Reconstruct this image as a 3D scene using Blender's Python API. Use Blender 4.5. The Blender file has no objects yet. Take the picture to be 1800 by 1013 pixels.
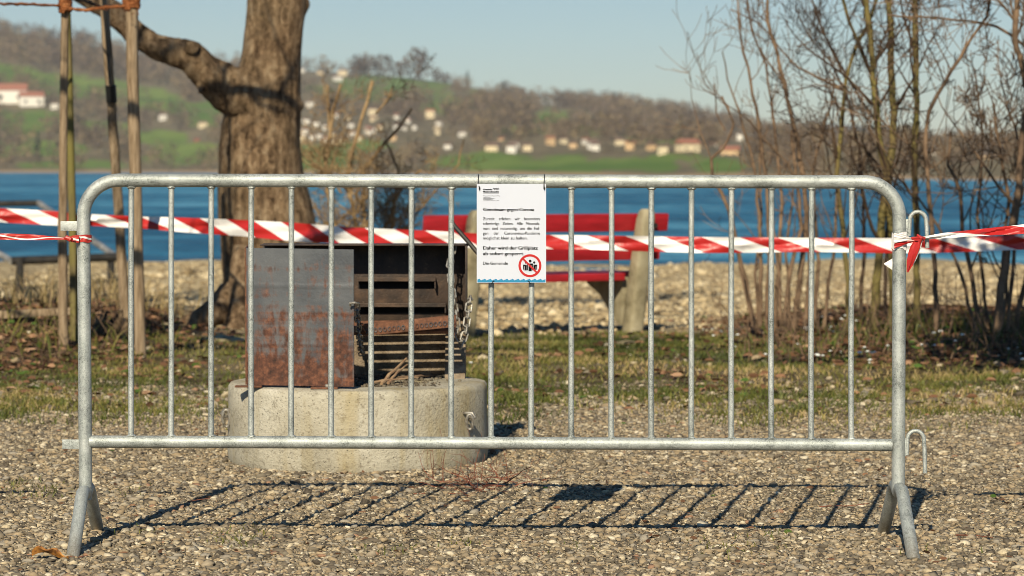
import bpy, math, random
import numpy as np
from mathutils import Vector

rad = math.radians
C = bpy.context.scene.collection
scene = bpy.context.scene

# ------------------------------------------------------------------ camera
F = 5000.0; CAMZ = 1.063; CY = 506.5; HOR = 298.0
PITCH = math.atan((CY - HOR) / F)
cam_d = bpy.data.cameras.new('camera'); cam = bpy.data.objects.new('camera', cam_d); C.objects.link(cam)
cam.location = (0, 0, CAMZ); cam.rotation_euler = (rad(90) - PITCH, 0, 0)
cam_d.sensor_width = 36; cam_d.lens = 100; cam_d.clip_start = 0.1; cam_d.clip_end = 30000
cam_d.dof.use_dof = True; cam_d.dof.focus_distance = 8.3; cam_d.dof.aperture_fstop = 6.0
scene.camera = cam

# ------------------------------------------------------------------ sun and sky
SUNV = Vector((-0.285, -1.46, 1.0)).normalized()          # towards the sun
SUN_EL = math.asin(SUNV.z); SUN_AZ = math.atan2(SUNV.x, SUNV.y)
w = bpy.data.worlds.new('World'); scene.world = w; w.use_nodes = True
nt = w.node_tree; bg = nt.nodes['Background']
sky = nt.nodes.new('ShaderNodeTexSky'); sky.sky_type = 'NISHITA'; sky.sun_disc = False
sky.sun_elevation = SUN_EL; sky.sun_rotation = SUN_AZ; sky.altitude = 450
sky.air_density = 1.0; sky.dust_density = 0.3; sky.ozone_density = 4.5
hs = nt.nodes.new('ShaderNodeHueSaturation'); hs.inputs['Saturation'].default_value = 1.3; hs.inputs['Hue'].default_value = 0.496
nt.links.new(sky.outputs[0], hs.inputs['Color']); nt.links.new(hs.outputs[0], bg.inputs[0]); bg.inputs[1].default_value = 0.063
sd = bpy.data.lights.new('sun', 'SUN'); sd.energy = 5.0; sd.angle = rad(0.5); sd.color = (1.0, 0.885, 0.67)
sun = bpy.data.objects.new('sun', sd); C.objects.link(sun)
sun.rotation_euler = (-SUNV).to_track_quat('-Z', 'Y').to_euler()
scene.view_settings.view_transform = 'Standard'; scene.view_settings.look = 'None'
scene.cycles.filter_width = 0.85
scene.view_settings.gamma = 1; scene.view_settings.exposure = 0.38

# ------------------------------------------------------------------ measuring helpers
CP, SP = math.cos(PITCH), math.sin(PITCH)
def P(X, Y, d):
    """point of the sight line through photo pixel X,Y at distance d in front of the camera"""
    a = X - 900.0; b = -(Y - CY)
    dx, dy, dz = a, F * CP + b * SP, -F * SP + b * CP
    k = d / dy
    return Vector((dx * k, d, CAMZ + dz * k))
def fbm(x, y, seed=0, octs=4):
    x = np.asarray(x, float); y = np.asarray(y, float)
    tot = np.zeros(np.broadcast(x, y).shape); amp = 1.0; s = 0
    for o in range(octs):
        xi = np.floor(x); yi = np.floor(y); fx = x - xi; fy = y - yi
        fx = fx * fx * (3 - 2 * fx); fy = fy * fy * (3 - 2 * fy)
        def h(a, b):
            v = np.sin(a * 127.1 + b * 311.7 + seed * 74.7 + o * 19.3) * 43758.5453
            return v - np.floor(v)
        v = (h(xi, yi) * (1 - fx) + h(xi + 1, yi) * fx) * (1 - fy) + (h(xi, yi + 1) * (1 - fx) + h(xi + 1, yi + 1) * fx) * fy
        tot += v * amp; s += amp; amp *= .5; x = x * 2.03 + 5.1; y = y * 2.03 + 1.7
    return tot / s
def sstep(a, b, x):
    t = np.clip((np.asarray(x, float) - a) / (b - a), 0, 1); return t * t * (3 - 2 * t)
WATER = -0.9
def gh(x, y):
    """height of the near ground"""
    x = np.asarray(x, float); y = np.asarray(y, float)
    z = -np.clip(y - 19, 0, None) / 39.0 * 0.9
    z = z - np.clip(y - 58, 0, None) * 0.05
    right = sstep(1.3, 2.6, x) * sstep(14.5, 16.5, y) * (1 - sstep(20, 23, y))
    left = (1 - sstep(-2.9, -1.9, x)) * sstep(15.0, 16.8, y) * (1 - sstep(21, 24, y))
    z = z + 0.10 * right + 0.16 * left
    z = z + (fbm(x * 1.1, y * 1.1, 3) - .5) * 0.05 * sstep(9, 14, y)
    z = z + (fbm(x * 5, y * 5, 8, 3) - .5) * 0.012
    z = z + np.clip((fbm(x * .25, y * .25, 5) - .5), -.5, .5) * 0.5 * sstep(22, 32, y) * (1 - sstep(60, 68, y))
    return z
def G(x, y): return float(gh(x, y))
def ground_at(X, Y):
    """where the sight line of pixel X,Y meets the near ground"""
    d = 5315.0 / (Y - HOR)
    for _ in range(25):
        p = P(X, Y, d); e = p.z - G(p.x, p.y)
        d += e / ((Y - HOR) / F) * 0.8
    p = P(X, Y, d); p.z = G(p.x, p.y); return p

# ------------------------------------------------------------------ object helpers
def tag(o, label=None, cat=None, group=None, kind=None):
    if label: o['label'] = label
    if cat: o['category'] = cat
    if group: o['group'] = group
    if kind: o['kind'] = kind
    return o
def thing(name, loc, label, cat, group=None):
    o = bpy.data.objects.new(name, None); C.objects.link(o); o.location = loc
    o.empty_display_size = .1
    return tag(o, label, cat, group)
def origin(o):
    v = Vector((0, 0, 0))
    while o: v += Vector(o.location); o = o.parent
    return v
class MB:
    def __init__(s): s.v = []; s.f = []; s.a = []
    def add(s, v, f, a=None):
        n = len(s.v); s.v.extend([tuple(p) for p in v]); s.f.extend([tuple(i + n for i in q) for q in f])
        if a is not None: s.a.extend([a] * len(v))
    def box(s, c, sz, rot=None, bev=0.0):
        hx, hy, hz = [k / 2 for k in sz]
        if bev <= 0:
            vs = [(x, y, z) for x in (-hx, hx) for y in (-hy, hy) for z in (-hz, hz)]
            fs = [(0, 1, 3, 2), (4, 6, 7, 5), (0, 4, 5, 1), (2, 3, 7, 6), (0, 2, 6, 4), (1, 5, 7, 3)]
        else:
            import bmesh
            bm = bmesh.new(); bmesh.ops.create_cube(bm, size=1)
            for v in bm.verts: v.co = (v.co.x * sz[0], v.co.y * sz[1], v.co.z * sz[2])
            bmesh.ops.bevel(bm, geom=bm.edges[:], offset=bev, segments=2, affect='EDGES', profile=.6)
            bm.verts.index_update(); vs = [tuple(v.co) for v in bm.verts]; fs = [tuple(v.index for v in f.verts) for f in bm.faces]; bm.free()
        c = Vector(c)
        if rot is not None: vs = [rot @ Vector(v) for v in vs]
        s.add([c + Vector(v) for v in vs], fs); return s
    def tube(s, pts, r, seg=10, cap=True, nf=None, a=None, closed=False):
        pts = [Vector(p) for p in pts]; n = len(pts)
        if not hasattr(r, '__len__'): r = [r] * n
        T = []
        for i in range(n):
            if closed: t = pts[(i + 1) % n] - pts[i - 1]
            else: t = pts[min(i + 1, n - 1)] - pts[max(i - 1, 0)]
            T.append(t.normalized() if t.length > 1e-9 else Vector((0, 0, 1)))
        u = T[0].orthogonal().normalized()
        if abs(T[0].z) > .5: u = (Vector((1, 0, 0)) - T[0] * T[0].x).normalized()
        vs = []
        for i in range(n):
            u = (u - T[i] * u.dot(T[i]))
            u = u.normalized() if u.length > 1e-6 else T[i].orthogonal().normalized()
            b = T[i].cross(u)
            for k in range(seg):
                an = 2 * math.pi * k / seg; rr = r[i] * (nf(i, k) if nf else 1)
                vs.append(pts[i] + (u * math.cos(an) + b * math.sin(an)) * rr)
        fs = []
        for i in range(n if closed else n - 1):
            j = (i + 1) % n
            for k in range(seg):
                k2 = (k + 1) % seg
                fs.append((i * seg + k, i * seg + k2, j * seg + k2, j * seg + k))
        if cap and not closed:
            fs.append(tuple(range(seg))[::-1]); fs.append(tuple((n - 1) * seg + k for k in range(seg)))
        s.add(vs, fs, a); return s
    def lathe(s, c, prof, seg=48, nf=None):
        vs = []; c = Vector(c)
        for i, (r, z) in enumerate(prof):
            for k in range(seg):
                an = 2 * math.pi * k / seg; q = nf(i, k) if nf else 1
                vs.append(c + Vector((r * q * math.cos(an), r * q * math.sin(an), z)))
        fs = []
        for i in range(len(prof) - 1):
            for k in range(seg):
                k2 = (k + 1) % seg; fs.append((i * seg + k, i * seg + k2, (i + 1) * seg + k2, (i + 1) * seg + k))
        fs.append(tuple(range(seg))[::-1]); fs.append(tuple((len(prof) - 1) * seg + k for k in range(seg)))
        s.add(vs, fs); return s
    def build(s, name, mat, parent=None, smooth=True, label=None, uv=None, sharp=40):
        o0 = origin(parent) if parent else Vector((0, 0, 0))
        me = bpy.data.meshes.new(name)
        me.from_pydata([(p[0] - o0.x, p[1] - o0.y, p[2] - o0.z) for p in s.v], [], s.f); me.update()
        if s.a:
            at = me.attributes.new('tint', 'FLOAT', 'POINT'); at.data.foreach_set('value', s.a)
        if smooth and len(me.polygons):
            me.polygons.foreach_set('use_smooth', [True] * len(me.polygons))
            me.set_sharp_from_angle(angle=rad(sharp))
        if uv:
            l = me.uv_layers.new(name='uv')
            for lp in me.loops: l.data[lp.index].uv = uv[lp.vertex_index]
        me.materials.append(mat)
        o = bpy.data.objects.new(name, me); C.objects.link(o)
        if parent: o.parent = parent
        if label: o['label'] = label
        return o
def np_mesh(name, V, Fc, mat, tint=None, attrs=None, smooth=False):
    """V (n,3), Fc (m,k) constant polygon size"""
    me = bpy.data.meshes.new(name); n = len(V); m, k = Fc.shape
    me.vertices.add(n); me.vertices.foreach_set('co', V.astype(np.float32).ravel())
    me.loops.add(m * k); me.loops.foreach_set('vertex_index', Fc.astype(np.int32).ravel())
    me.polygons.add(m); me.polygons.foreach_set('loop_start', (np.arange(m) * k).astype(np.int32))
    me.polygons.foreach_set('loop_total', np.full(m, k, np.int32))
    if smooth: me.polygons.foreach_set('use_smooth', np.ones(m, bool))
    me.update(calc_edges=True)
    if tint is not None:
        at = me.attributes.new('tint', 'FLOAT', 'POINT'); at.data.foreach_set('value', tint.astype(np.float32))
    for kk, arr in (attrs or {}).items():
        at = me.attributes.new(kk, 'FLOAT', 'POINT'); at.data.foreach_set('value', arr.astype(np.float32))
    me.materials.append(mat)
    o = bpy.data.objects.new(name, me); C.objects.link(o); return o

# ------------------------------------------------------------------ material helpers
class Mat:
    def __init__(s, name, base=(.5, .5, .5), rough=.7, metal=0.0, spec=.5):
        s.m = bpy.data.materials.new(name); s.m.use_nodes = True; s.t = s.m.node_tree; s.n = s.t.nodes
        s.b = s.n['Principled BSDF']; s.b.inputs['Base Color'].default_value = (*base, 1)
        s.b.inputs['Roughness'].default_value = rough; s.b.inputs['Metallic'].default_value = metal
        s.b.inputs['Specular IOR Level'].default_value = spec
        s.tc = s.n.new('ShaderNodeTexCoord'); s.co = s.tc.outputs['Object']
    def L(s, a, b): s.t.links.new(a, b)
    def mapping(s, sc=(1, 1, 1), rot=(0, 0, 0)):
        m = s.n.new('ShaderNodeMapping'); m.inputs['Scale'].default_value = sc; m.inputs['Rotation'].default_value = rot; s.L(s.co, m.inputs[0]); return m.outputs[0]
    def noise(s, scale, det=4, rough=.55, co=None, dist=0, out=0):
        n = s.n.new('ShaderNodeTexNoise'); n.inputs['Scale'].default_value = scale; n.inputs['Detail'].default_value = det
        n.inputs['Roughness'].default_value = rough; n.inputs['Distortion'].default_value = dist; s.L(co or s.co, n.inputs['Vector']); return n.outputs[out]
    def voro(s, scale, out='Distance', co=None, feat='F1', rnd=1):
        n = s.n.new('ShaderNodeTexVoronoi'); n.feature = feat; n.inputs['Scale'].default_value = scale; n.inputs['Randomness'].default_value = rnd; s.L(co or s.co, n.inputs['Vector']); return n.outputs[out]
    def ramp(s, x, stops, interp='LINEAR'):
        r = s.n.new('ShaderNodeValToRGB'); r.color_ramp.interpolation = interp; e = r.color_ramp.elements
        while len(e) < len(stops): e.new(.5)
        for i, (p, c) in enumerate(stops):
            e[i].position = p; e[i].color = (*c, 1) if hasattr(c, '__len__') else (c, c, c, 1)
        s.L(x, r.inputs[0]); return r.outputs[0]
    def mix(s, f, a, b, mode='MIX'):
        m = s.n.new('ShaderNodeMix'); m.data_type = 'RGBA'; m.blend_type = mode
        for v, i in ((f, 0), (a, 6), (b, 7)):
            if hasattr(v, 'links') or hasattr(v, 'is_linked'): s.L(v, m.inputs[i])
            elif i == 0: m.inputs[0].default_value = v
            else: m.inputs[i].default_value = (*v, 1)
        return m.outputs[2]
    def math(s, op, a, b=0.0, c=None, clamp=False):
        m = s.n.new('ShaderNodeMath'); m.operation = op; m.use_clamp = clamp
        for i, v in enumerate((a, b, c)):
            if v is None: continue
            if hasattr(v, 'is_linked'): s.L(v, m.inputs[i])
            else: m.inputs[i].default_value = v
        return m.outputs[0]
    def attr(s, name):
        a = s.n.new('ShaderNodeAttribute'); a.attribute_name = name; return a.outputs['Fac']
    def color(s, x): s.L(x, s.b.inputs['Base Color']); return s
    def roughness(s, x): s.L(x, s.b.inputs['Roughness']); return s
    def bump(s, h, strength=.5, dist=.01, prev=None):
        b = s.n.new('ShaderNodeBump'); b.inputs['Strength'].default_value = strength; b.inputs['Distance'].default_value = dist
        s.L(h, b.inputs['Height'])
        if prev: s.L(prev, b.inputs['Normal'])
        s.L(b.outputs[0], s.b.inputs['Normal']); return b.outputs[0]

# ---- materials
m = Mat('galvanised_steel', rough=.5, metal=.45)
n1 = m.noise(14, 3); n2 = m.noise(160, 3, .7, dist=1.5); v = m.voro(120, 'Color')
vb = m.n.new('ShaderNodeSeparateColor'); m.L(v, vb.inputs[0])
c = m.ramp(m.math('ADD', m.math('MULTIPLY', n1, .4), m.math('MULTIPLY', n2, .6)), [(.36, (.12, .13, .12)), (.46, (.32, .345, .33)), (.57, (.48, .505, .48)), (.72, (.64, .66, .63))])
c = m.mix(m.ramp(m.noise(330, 2, .7), [(.60, 0.0), (.72, .65)]), c, (.17, .16, .13))
c = m.mix(m.math('MULTIPLY', vb.outputs[0], .18), c, (.34, .37, .36))
sz = m.n.new('ShaderNodeSeparateXYZ'); m.L(m.co, sz.inputs[0])
c = m.mix(m.math('MULTIPLY', m.ramp(m.math('ADD', sz.outputs[2], m.math('MULTIPLY', n2, .10)), [(.045, 1.0), (.13, 0.0)]), .7), c, (.24, .19, .12))
m.color(c); m.roughness(m.ramp(n2, [(.3, .42), (.7, .70)])); m.bump(m.noise(220, 4, .7), .35, .003); GALV = m.m

m = Mat('dull_zinc', (.35, .34, .30), .5, .6); m.color(m.ramp(m.noise(60, 3), [(.35, (.15, .13, .10)), (.6, (.42, .40, .36))])); ZINC = m.m
m = Mat('black_plastic', (.012, .012, .012), .4); BLACK = m.m
m = Mat('sign_white', (.54, .57, .65), .32); m.bump(m.noise(9, 2), .15, .01); WHITE = m.m
m = Mat('print_black', (.006, .006, .006), .9, 0, .08); INK = m.m
m = Mat('print_grey', (.05, .05, .055), .9, 0, .08); GREYINK = m.m
m = Mat('print_red', (.44, .03, .03), .8, 0, .1); PRED = m.m
m = Mat('print_blue', (.01, .20, .38), .45); PBLUE = m.m

def tape_mat(name, period, slant, ph=0):
    m = Mat(name, rough=.38, spec=.5)
    sp = m.n.new('ShaderNodeSeparateXYZ'); m.L(m.tc.outputs['UV'], sp.inputs[0])
    u = m.math('MULTIPLY', m.math('SUBTRACT', sp.outputs[0], m.math('MULTIPLY', sp.outputs[1], slant)), 1 / period)
    fr = m.math('FRACT', m.math('ADD', u, ph + 100))
    st = m.math('GREATER_THAN', fr, .5)
    c = m.mix(st, (.78, .76, .74), (.42, .020, .018))
    m.color(c); m.bump(m.noise(25, 3, .6), .35, .01)
    m.b.inputs['Transmission Weight'].default_value = 0.0
    return m.m
TAPE_FAR = tape_mat('tape_stripes_wide', .40, .22)
TAPE_NEAR = tape_mat('tape_stripes', .36, .12, .1)

m = Mat('cast_concrete', rough=.9, spec=.25)
n1 = m.noise(5, 5, .6); n2 = m.noise(60, 4, .7); n3 = m.noise(2.2, 3)
c = m.ramp(n1, [(.3, (.32, .29, .22)), (.55, (.46, .425, .335)), (.75, (.55, .52, .43))])
c = m.mix(m.ramp(n2, [(.54, 0.0), (.66, .6)]), c, (.15, .125, .09))
stk = m.noise(7, 4, .6, co=m.mapping((1, 1, .12)))
c = m.mix(m.ramp(stk, [(.52, 0.0), (.68, .55)]), c, (.33, .25, .10))
c = m.mix(m.ramp(m.noise(3.5, 5, .65, dist=1), [(.52, 0.0), (.70, .22)]), c, (.20, .18, .14))
c = m.mix(m.ramp(m.voro(60, 'Distance'), [(.0, .85), (.20, 0.0)]), c, (.07, .06, .05))
m.color(c); m.bump(m.math('ADD', m.noise(90, 5, .7), m.math('MULTIPLY', m.ramp(m.voro(75), [(.0, 0.0), (.2, 1.0)]), .8)), .85, .008); CONC = m.m
m = Mat('weathered_concrete', rough=.9, spec=.2)
c = m.ramp(m.noise(7, 5, .65), [(.3, (.15, .125, .07)), (.5, (.30, .26, .165)), (.75, (.42, .375, .26))])
m.color(c); m.bump(m.noise(80, 4, .7), .5, .005); CONC2 = m.m

m = Mat('heat_stained_concrete', rough=.95, spec=.15)
c = m.ramp(m.noise(18, 5, .7), [(.3, (.13, .095, .065)), (.55, (.30, .235, .165)), (.75, (.42, .34, .25))]); m.color(c); m.bump(m.math('ADD', m.noise(60, 5, .75), m.noise(18, 3)), .9, .012); BURNT = m.m
m = Mat('rusty_plate', rough=.6, metal=.15)
sp = m.n.new('ShaderNodeSeparateXYZ'); m.L(m.co, sp.inputs[0])
drip = m.noise(22, 5, .65, co=m.mapping((1.6, 1.6, .45)), dist=.6); big = m.noise(9, 4, .6); band = m.noise(1.0, 3, .6, co=m.mapping((1.2, 1.2, 22)))
hgt = m.math('MULTIPLY', m.math('SUBTRACT', .80, sp.outputs[2]), .85)      # rustier towards the foot of the plate
rf = m.math('ADD', m.math('ADD', m.math('MULTIPLY', drip, .75), m.math('MULTIPLY', big, .35)), m.math('ADD', hgt, m.math('MULTIPLY', band, .65)))
f = m.ramp(rf, [(.98, 0.0), (1.0, 0.0)]) if False else m.math('SUBTRACT', m.math('MULTIPLY', rf, 5.5), 5.6, clamp=True)
grey = m.ramp(m.noise(5, 4), [(.3, (.05, .056, .065)), (.7, (.125, .13, .135))])
rust = m.ramp(m.noise(45, 5, .7), [(.3, (.03, .015, .011)), (.5, (.095, .038, .023)), (.72, (.23, .095, .05))])
m.color(m.mix(f, grey, rust)); m.roughness(m.math('ADD', m.math('MULTIPLY', f, .4), .45)); m.bump(m.noise(70, 5, .7), .4, .003); RUST = m.m
m = Mat('rust_iron', rough=.85); m.color(m.ramp(m.noise(50, 5, .7), [(.3, (.05, .022, .012)), (.6, (.17, .07, .035)), (.8, (.28, .15, .08))])); m.bump(m.noise(90, 4), .5, .004); IRON = m.m
m = Mat('sooty_steel', rough=.55, metal=.3)
c = m.ramp(m.noise(7, 5, .7), [(.35, (.014, .010, .008)), (.55, (.05, .030, .019)), (.75, (.13, .075, .042))])
c = m.mix(m.ramp(m.noise(55, 4, .8), [(.60, 0.0), (.75, .7)]), c, (.16, .11, .07)); m.color(c); m.bump(m.noise(60, 4, .7), .35, .004); SOOT = m.m
m = Mat('red_paint', rough=.45); m.color(m.ramp(m.noise(5, 4, co=m.mapping((1, 1, 6))), [(.3, (.26, .010, .014)), (.7, (.42, .016, .024))])); m.bump(m.noise(40, 3, co=m.mapping((.1, 1, 1))), .2, .003); REDP = m.m
m = Mat('dark_metal', (.03, .028, .026), .55, .4); m.color(m.ramp(m.noise(12, 3), [(.3, (.02, .02, .02)), (.7, (.055, .048, .04))])); DARKM = m.m
m = Mat('grey_rail', rough=.5, metal=.3); m.color(m.ramp(m.noise(8, 3), [(.3, (.12, .11, .10)), (.7, (.42, .41, .38))])); RAILM = m.m

def wood_mat(name, a, b, c3, moss=None, sc=1.0):
    m = Mat(name, rough=.85, spec=.2)
    g = m.noise(12 * sc, 5, .65, co=m.mapping((5, 5, .45))); k = m.noise(3 * sc, 4)
    c = m.ramp(g, [(.3, a), (.52, b), (.75, c3)])
    if moss: c = m.mix(m.ramp(k, [(.40, 0.0), (.58, .85)]), c, moss)
    m.color(c); m.bump(g, .6, .012); return m.m
STAKE = wood_mat('peeled_stake', (.10, .065, .035), (.26, .19, .12), (.40, .31, .21))
STAKE2 = wood_mat('mossy_stem_wood', (.07, .055, .025), (.15, .12, .055), (.24, .19, .10), (.17, .15, .042))
BEAM = wood_mat('old_beam', (.10, .07, .04), (.26, .19, .12), (.42, .33, .22))
m = Mat('bark', rough=.95, spec=.15)
g = m.noise(13, 7, .75, co=m.mapping((1.7, 1.7, .75)), dist=1.6); k = m.noise(2.2, 4); p = m.noise(28, 5, .7)
c = m.ramp(m.math('ADD', m.math('ADD', m.math('MULTIPLY', g, .5), m.math('MULTIPLY', p, .34)), m.math('MULTIPLY', m.voro(13, 'Distance', co=m.mapping((1.6, 1.6, .4))), .22)), [(.38, (.03, .018, .010)), (.46, (.14, .088, .050)), (.55, (.30, .20, .115)), (.69, (.52, .39, .25))])
c = m.mix(m.ramp(k, [(.42, 0.0), (.66, .3)]), c, (.22, .17, .10))
m.color(c); bb = m.bump(g, 1.0, .05); m.bump(p, .7, .015, bb); BARK = m.m
m = Mat('fissured_bark', rough=.95, spec=.1); g = m.noise(6, 5, .7, co=m.mapping((3, 3, .5)), dist=1)
m.color(m.ramp(g, [(.35, (.025, .016, .010)), (.5, (.11, .075, .045)), (.7, (.26, .19, .12))])); m.bump(g, 1, .04); BARK2 = m.m
def twig_mat(name, a, b, moss=None, sc=5):
    m = Mat(name, rough=.8, spec=.25); c = m.ramp(m.noise(sc, 4, .7), [(.35, a), (.65, b)])
    if moss: c = m.mix(m.ramp(m.noise(1.6, 3), [(.4, 0.0), (.6, .9)]), c, moss)
    m.color(c); m.bump(m.noise(60, 3), .4, .004); return m.m
TWIG = twig_mat('twig_brown', (.075, .048, .032), (.235, .155, .095))
TWIGT = twig_mat('twig_tan', (.16, .10, .05), (.36, .25, .13))
TWIGM = twig_mat('twig_mossy', (.06, .045, .022), (.16, .115, .05), (.19, .165, .045))
TWIGR = twig_mat('twig_red', (.12, .035, .02), (.26, .10, .06))
TWIGD = twig_mat('twig_dark', (.025, .016, .012), (.11, .072, .045))
m = Mat('frayed_rope', rough=.95, spec=.1); m.color(m.ramp(m.noise(40, 4, .7), [(.3, (.10, .03, .012)), (.6, (.34, .13, .05)), (.8, (.50, .26, .12))])); m.bump(m.noise(150, 3), .8, .01); ROPE = m.m

m = Mat('pebble', rough=.85, spec=.25); t = m.attr('tint')
c = m.ramp(t, [(.0, (.035, .028, .02)), (.22, (.13, .105, .072)), (.36, (.20, .17, .12)), (.46, (.28, .21, .125)), (.60, (.38, .29, .175)), (.70, (.28, .25, .20)), (.82, (.50, .41, .26)), (.94, (.68, .61, .47)), (1.0, (.30, .17, .10))])
c = m.mix(m.ramp(m.noise(140, 3, .7), [(.4, 0.0), (.7, .5)]), c, (.15, .125, .10)); m.color(c); m.bump(m.noise(260, 3), .3, .002); PEB = m.m

m = Mat('ground_soil', rough=.95, spec=.15); gr = m.attr('grass'); be = m.attr('beach'); li = m.attr('litter')
vc = m.voro(120, 'Color'); sv = m.n.new('ShaderNodeSeparateColor'); m.L(vc, sv.inputs[0])
grav = m.ramp(sv.outputs[0], [(.0, (.05, .04, .027)), (.35, (.16, .13, .085)), (.7, (.29, .23, .145)), (1.0, (.46, .39, .27))])
vc2 = m.voro(13, 'Color'); sv2 = m.n.new('ShaderNodeSeparateColor'); m.L(vc2, sv2.inputs[0])
bch = m.ramp(m.math('ADD', m.math('MULTIPLY', sv2.outputs[0], .55), m.math('MULTIPLY', m.noise(1.3, 4), .5)), [(.2, (.17, .125, .07)), (.5, (.36, .275, .155)), (.8, (.52, .42, .25))])
gs = m.ramp(m.noise(11, 5, .7), [(.35, (.035, .026, .014)), (.5, (.085, .065, .030)), (.68, (.17, .135, .065))])
lt = m.ramp(m.noise(26, 5, .75), [(.32, (.018, .012, .008)), (.5, (.065, .040, .024)), (.68, (.17, .105, .065))])
c = m.mix(gr, grav, gs); c = m.mix(li, c, lt); c = m.mix(be, c, bch); m.color(c)
hb = m.math('ADD', m.voro(55, 'Distance', feat='SMOOTH_F1'), m.math('MULTIPLY', m.voro(13, 'Distance'), 1.5)); m.bump(hb, .8, .02); SOIL = m.m

m = Mat('grass_blade', rough=.6, spec=.3); t = m.attr('tint')
m.color(m.ramp(t, [(.0, (.035, .045, .010)), (.35, (.085, .10, .018)), (.65, (.155, .145, .032)), (.85, (.30, .22, .09)), (1.0, (.40, .29, .15))])); GRASS = m.m
m = Mat('dead_leaf', rough=.75, spec=.2); t = m.attr('tint')
m.color(m.ramp(t, [(.0, (.05, .028, .016)), (.4, (.15, .075, .04)), (.7, (.29, .16, .09)), (.9, (.42, .28, .18)), (1.0, (.06, .11, .02))])); LEAF = m.m
m = Mat('orange_leaf', rough=.6); m.color(m.ramp(m.noise(60, 4), [(.35, (.12, .045, .012)), (.6, (.42, .18, .035)), (.8, (.52, .27, .06))])); OLEAF = m.m
m = Mat('petal', (.72, .74, .70), .6); PETAL = m.m
m = Mat('stem_green', (.06, .12, .02), .6); STEMG = m.m

m = Mat('lake_water', rough=.35, spec=.22)
m.b.inputs['IOR'].default_value = 1.33
wv = m.noise(1.0, 6, .62, co=m.mapping((.22, .9, 1)))
wa = m.noise(1, 5, .7, co=m.mapping((.05, .10, 1))); wb2 = m.noise(1, 5, .7, co=m.mapping((.02, .012, 1))); wc2 = m.noise(1, 4, .75, co=m.mapping((.35, .16, 1)))
m.color(m.ramp(m.math('ADD', m.math('ADD', m.math('MULTIPLY', wa, .4), m.math('MULTIPLY', wb2, .3)), m.math('MULTIPLY', wc2, .3)), [(.44, (.003, .055, .11)), (.50, (.020, .135, .23)), (.56, (.10, .30, .42))]))  # ripple reflections painted into the water colour as pale and dark streaks
m.bump(m.math('ADD', wv, m.math('MULTIPLY', m.noise(.25, 4, .6, co=m.mapping((.4, 1.2, 1))), 2.0)), 1.0, .9); LAKE = m.m

m = Mat('hill_land', rough=.95, spec=.1); md = m.attr('meadow'); rd = m.attr('reed')
wd = m.ramp(m.noise(.03, 4), [(.35, (.10, .085, .05)), (.6, (.17, .14, .085))])
mw = m.ramp(m.noise(.006, 3), [(.35, (.075, .135, .028)), (.65, (.15, .205, .048))])
c = m.mix(md, wd, mw); c = m.mix(rd, c, (.36, .25, .15)); m.color(c); HILL = m.m
m = Mat('far_land', rough=.95, spec=.1); m.color(m.ramp(m.noise(.004, 3), [(.35, (.035, .045, .045)), (.65, (.06, .075, .06))])); FARL = m.m
m = Mat('bare_wood_crown', rough=.95, spec=.1); t = m.attr('tint')
m.color(m.ramp(t, [(.0, (.012, .028, .018)), (.10, (.02, .04, .02)), (.14, (.085, .066, .052)), (.5, (.145, .108, .078)), (.8, (.205, .155, .09)), (1.0, (.26, .20, .10))])); CROWN = m.m
m = Mat('house_plaster', (.72, .68, .60), .8); HW = m.m
m = Mat('house_cream', (.66, .55, .36), .8); HC = m.m
m = Mat('house_ochre', (.58, .40, .22), .8); HO = m.m
m = Mat('roof_red', (.30, .12, .075), .85); RR = m.m
m = Mat('roof_brown', (.16, .10, .075), .85); RB = m.m
m = Mat('window_dark', (.03, .035, .04), .2); WD = m.m

rng = np.random.default_rng(7); random.seed(5)

# ================================================================== THE SETTING
# near ground, one sheet from behind the camera down under the lake
xs = np.unique(np.concatenate([np.linspace(-300, -12, 25), np.linspace(-12, -4, 33), np.linspace(-4, 4, 201), np.linspace(4, 12, 33), np.linspace(12, 300, 25)]))
ys = np.unique(np.concatenate([np.linspace(-200, 0, 15), np.linspace(0, 7, 36), np.linspace(7, 22, 376), np.linspace(22, 60, 153), np.linspace(60, 110, 20)]))
XX, YY = np.meshgrid(xs, ys); ZZ = gh(XX, YY)
ZZ = np.where(np.abs(XX) > 12, ZZ, ZZ)
def grass_mask(x, y):
    n = fbm(x * 1.3, y * 1.0, 21); n2 = fbm(x * 5, y * 4, 22)
    edge0 = 11.4 + (n - .5) * 3.5 + 0.9 * sstep(1.0, 2.4, x) * 0 
    g = sstep(-.3, 1.4, y - edge0) * (1 - sstep(17.6, 18.8, y + (n - .5) * 1.2))
    patch = sstep(.38, .56, n * .5 + n2 * .5)
    return g * (0.55 + 0.45 * patch)
def litter_mask(x, y):
    n = fbm(x * 1.7, y * 1.4, 31)
    r = sstep(1.0, 1.9, x + (n - .5) * .9) * sstep(14.2, 15.4, y + (n - .5)) * (1 - sstep(20.0, 22.0, y))
    l = (1 - sstep(-2.5, -1.7, x + (n - .5) * .8)) * sstep(14.2, 15.2, y + (n - .5)) * (1 - sstep(19.5, 21, y))
    s = .55 * sstep(.5, .62, fbm(x * 2.2, y * 2, 33)) * sstep(12.5, 14, y) * (1 - sstep(18, 19.2, y))
    return np.clip(np.maximum(np.maximum(r, l), s), 0, 1)
def beach_mask(x, y):
    n = fbm(x * .9, y * .8, 41)
    return sstep(18.0, 19.3, y + (n - .5) * 1.4 - 1.6 * sstep(1.2, 1.9, x) - 1.2 * (1 - sstep(-2.4, -1.8, x)))
V = np.stack([XX.ravel(), YY.ravel(), ZZ.ravel()], 1); nx, ny = len(xs), len(ys)
I = (np.arange(ny - 1)[:, None] * nx + np.arange(nx - 1)[None, :]).ravel()
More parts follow.
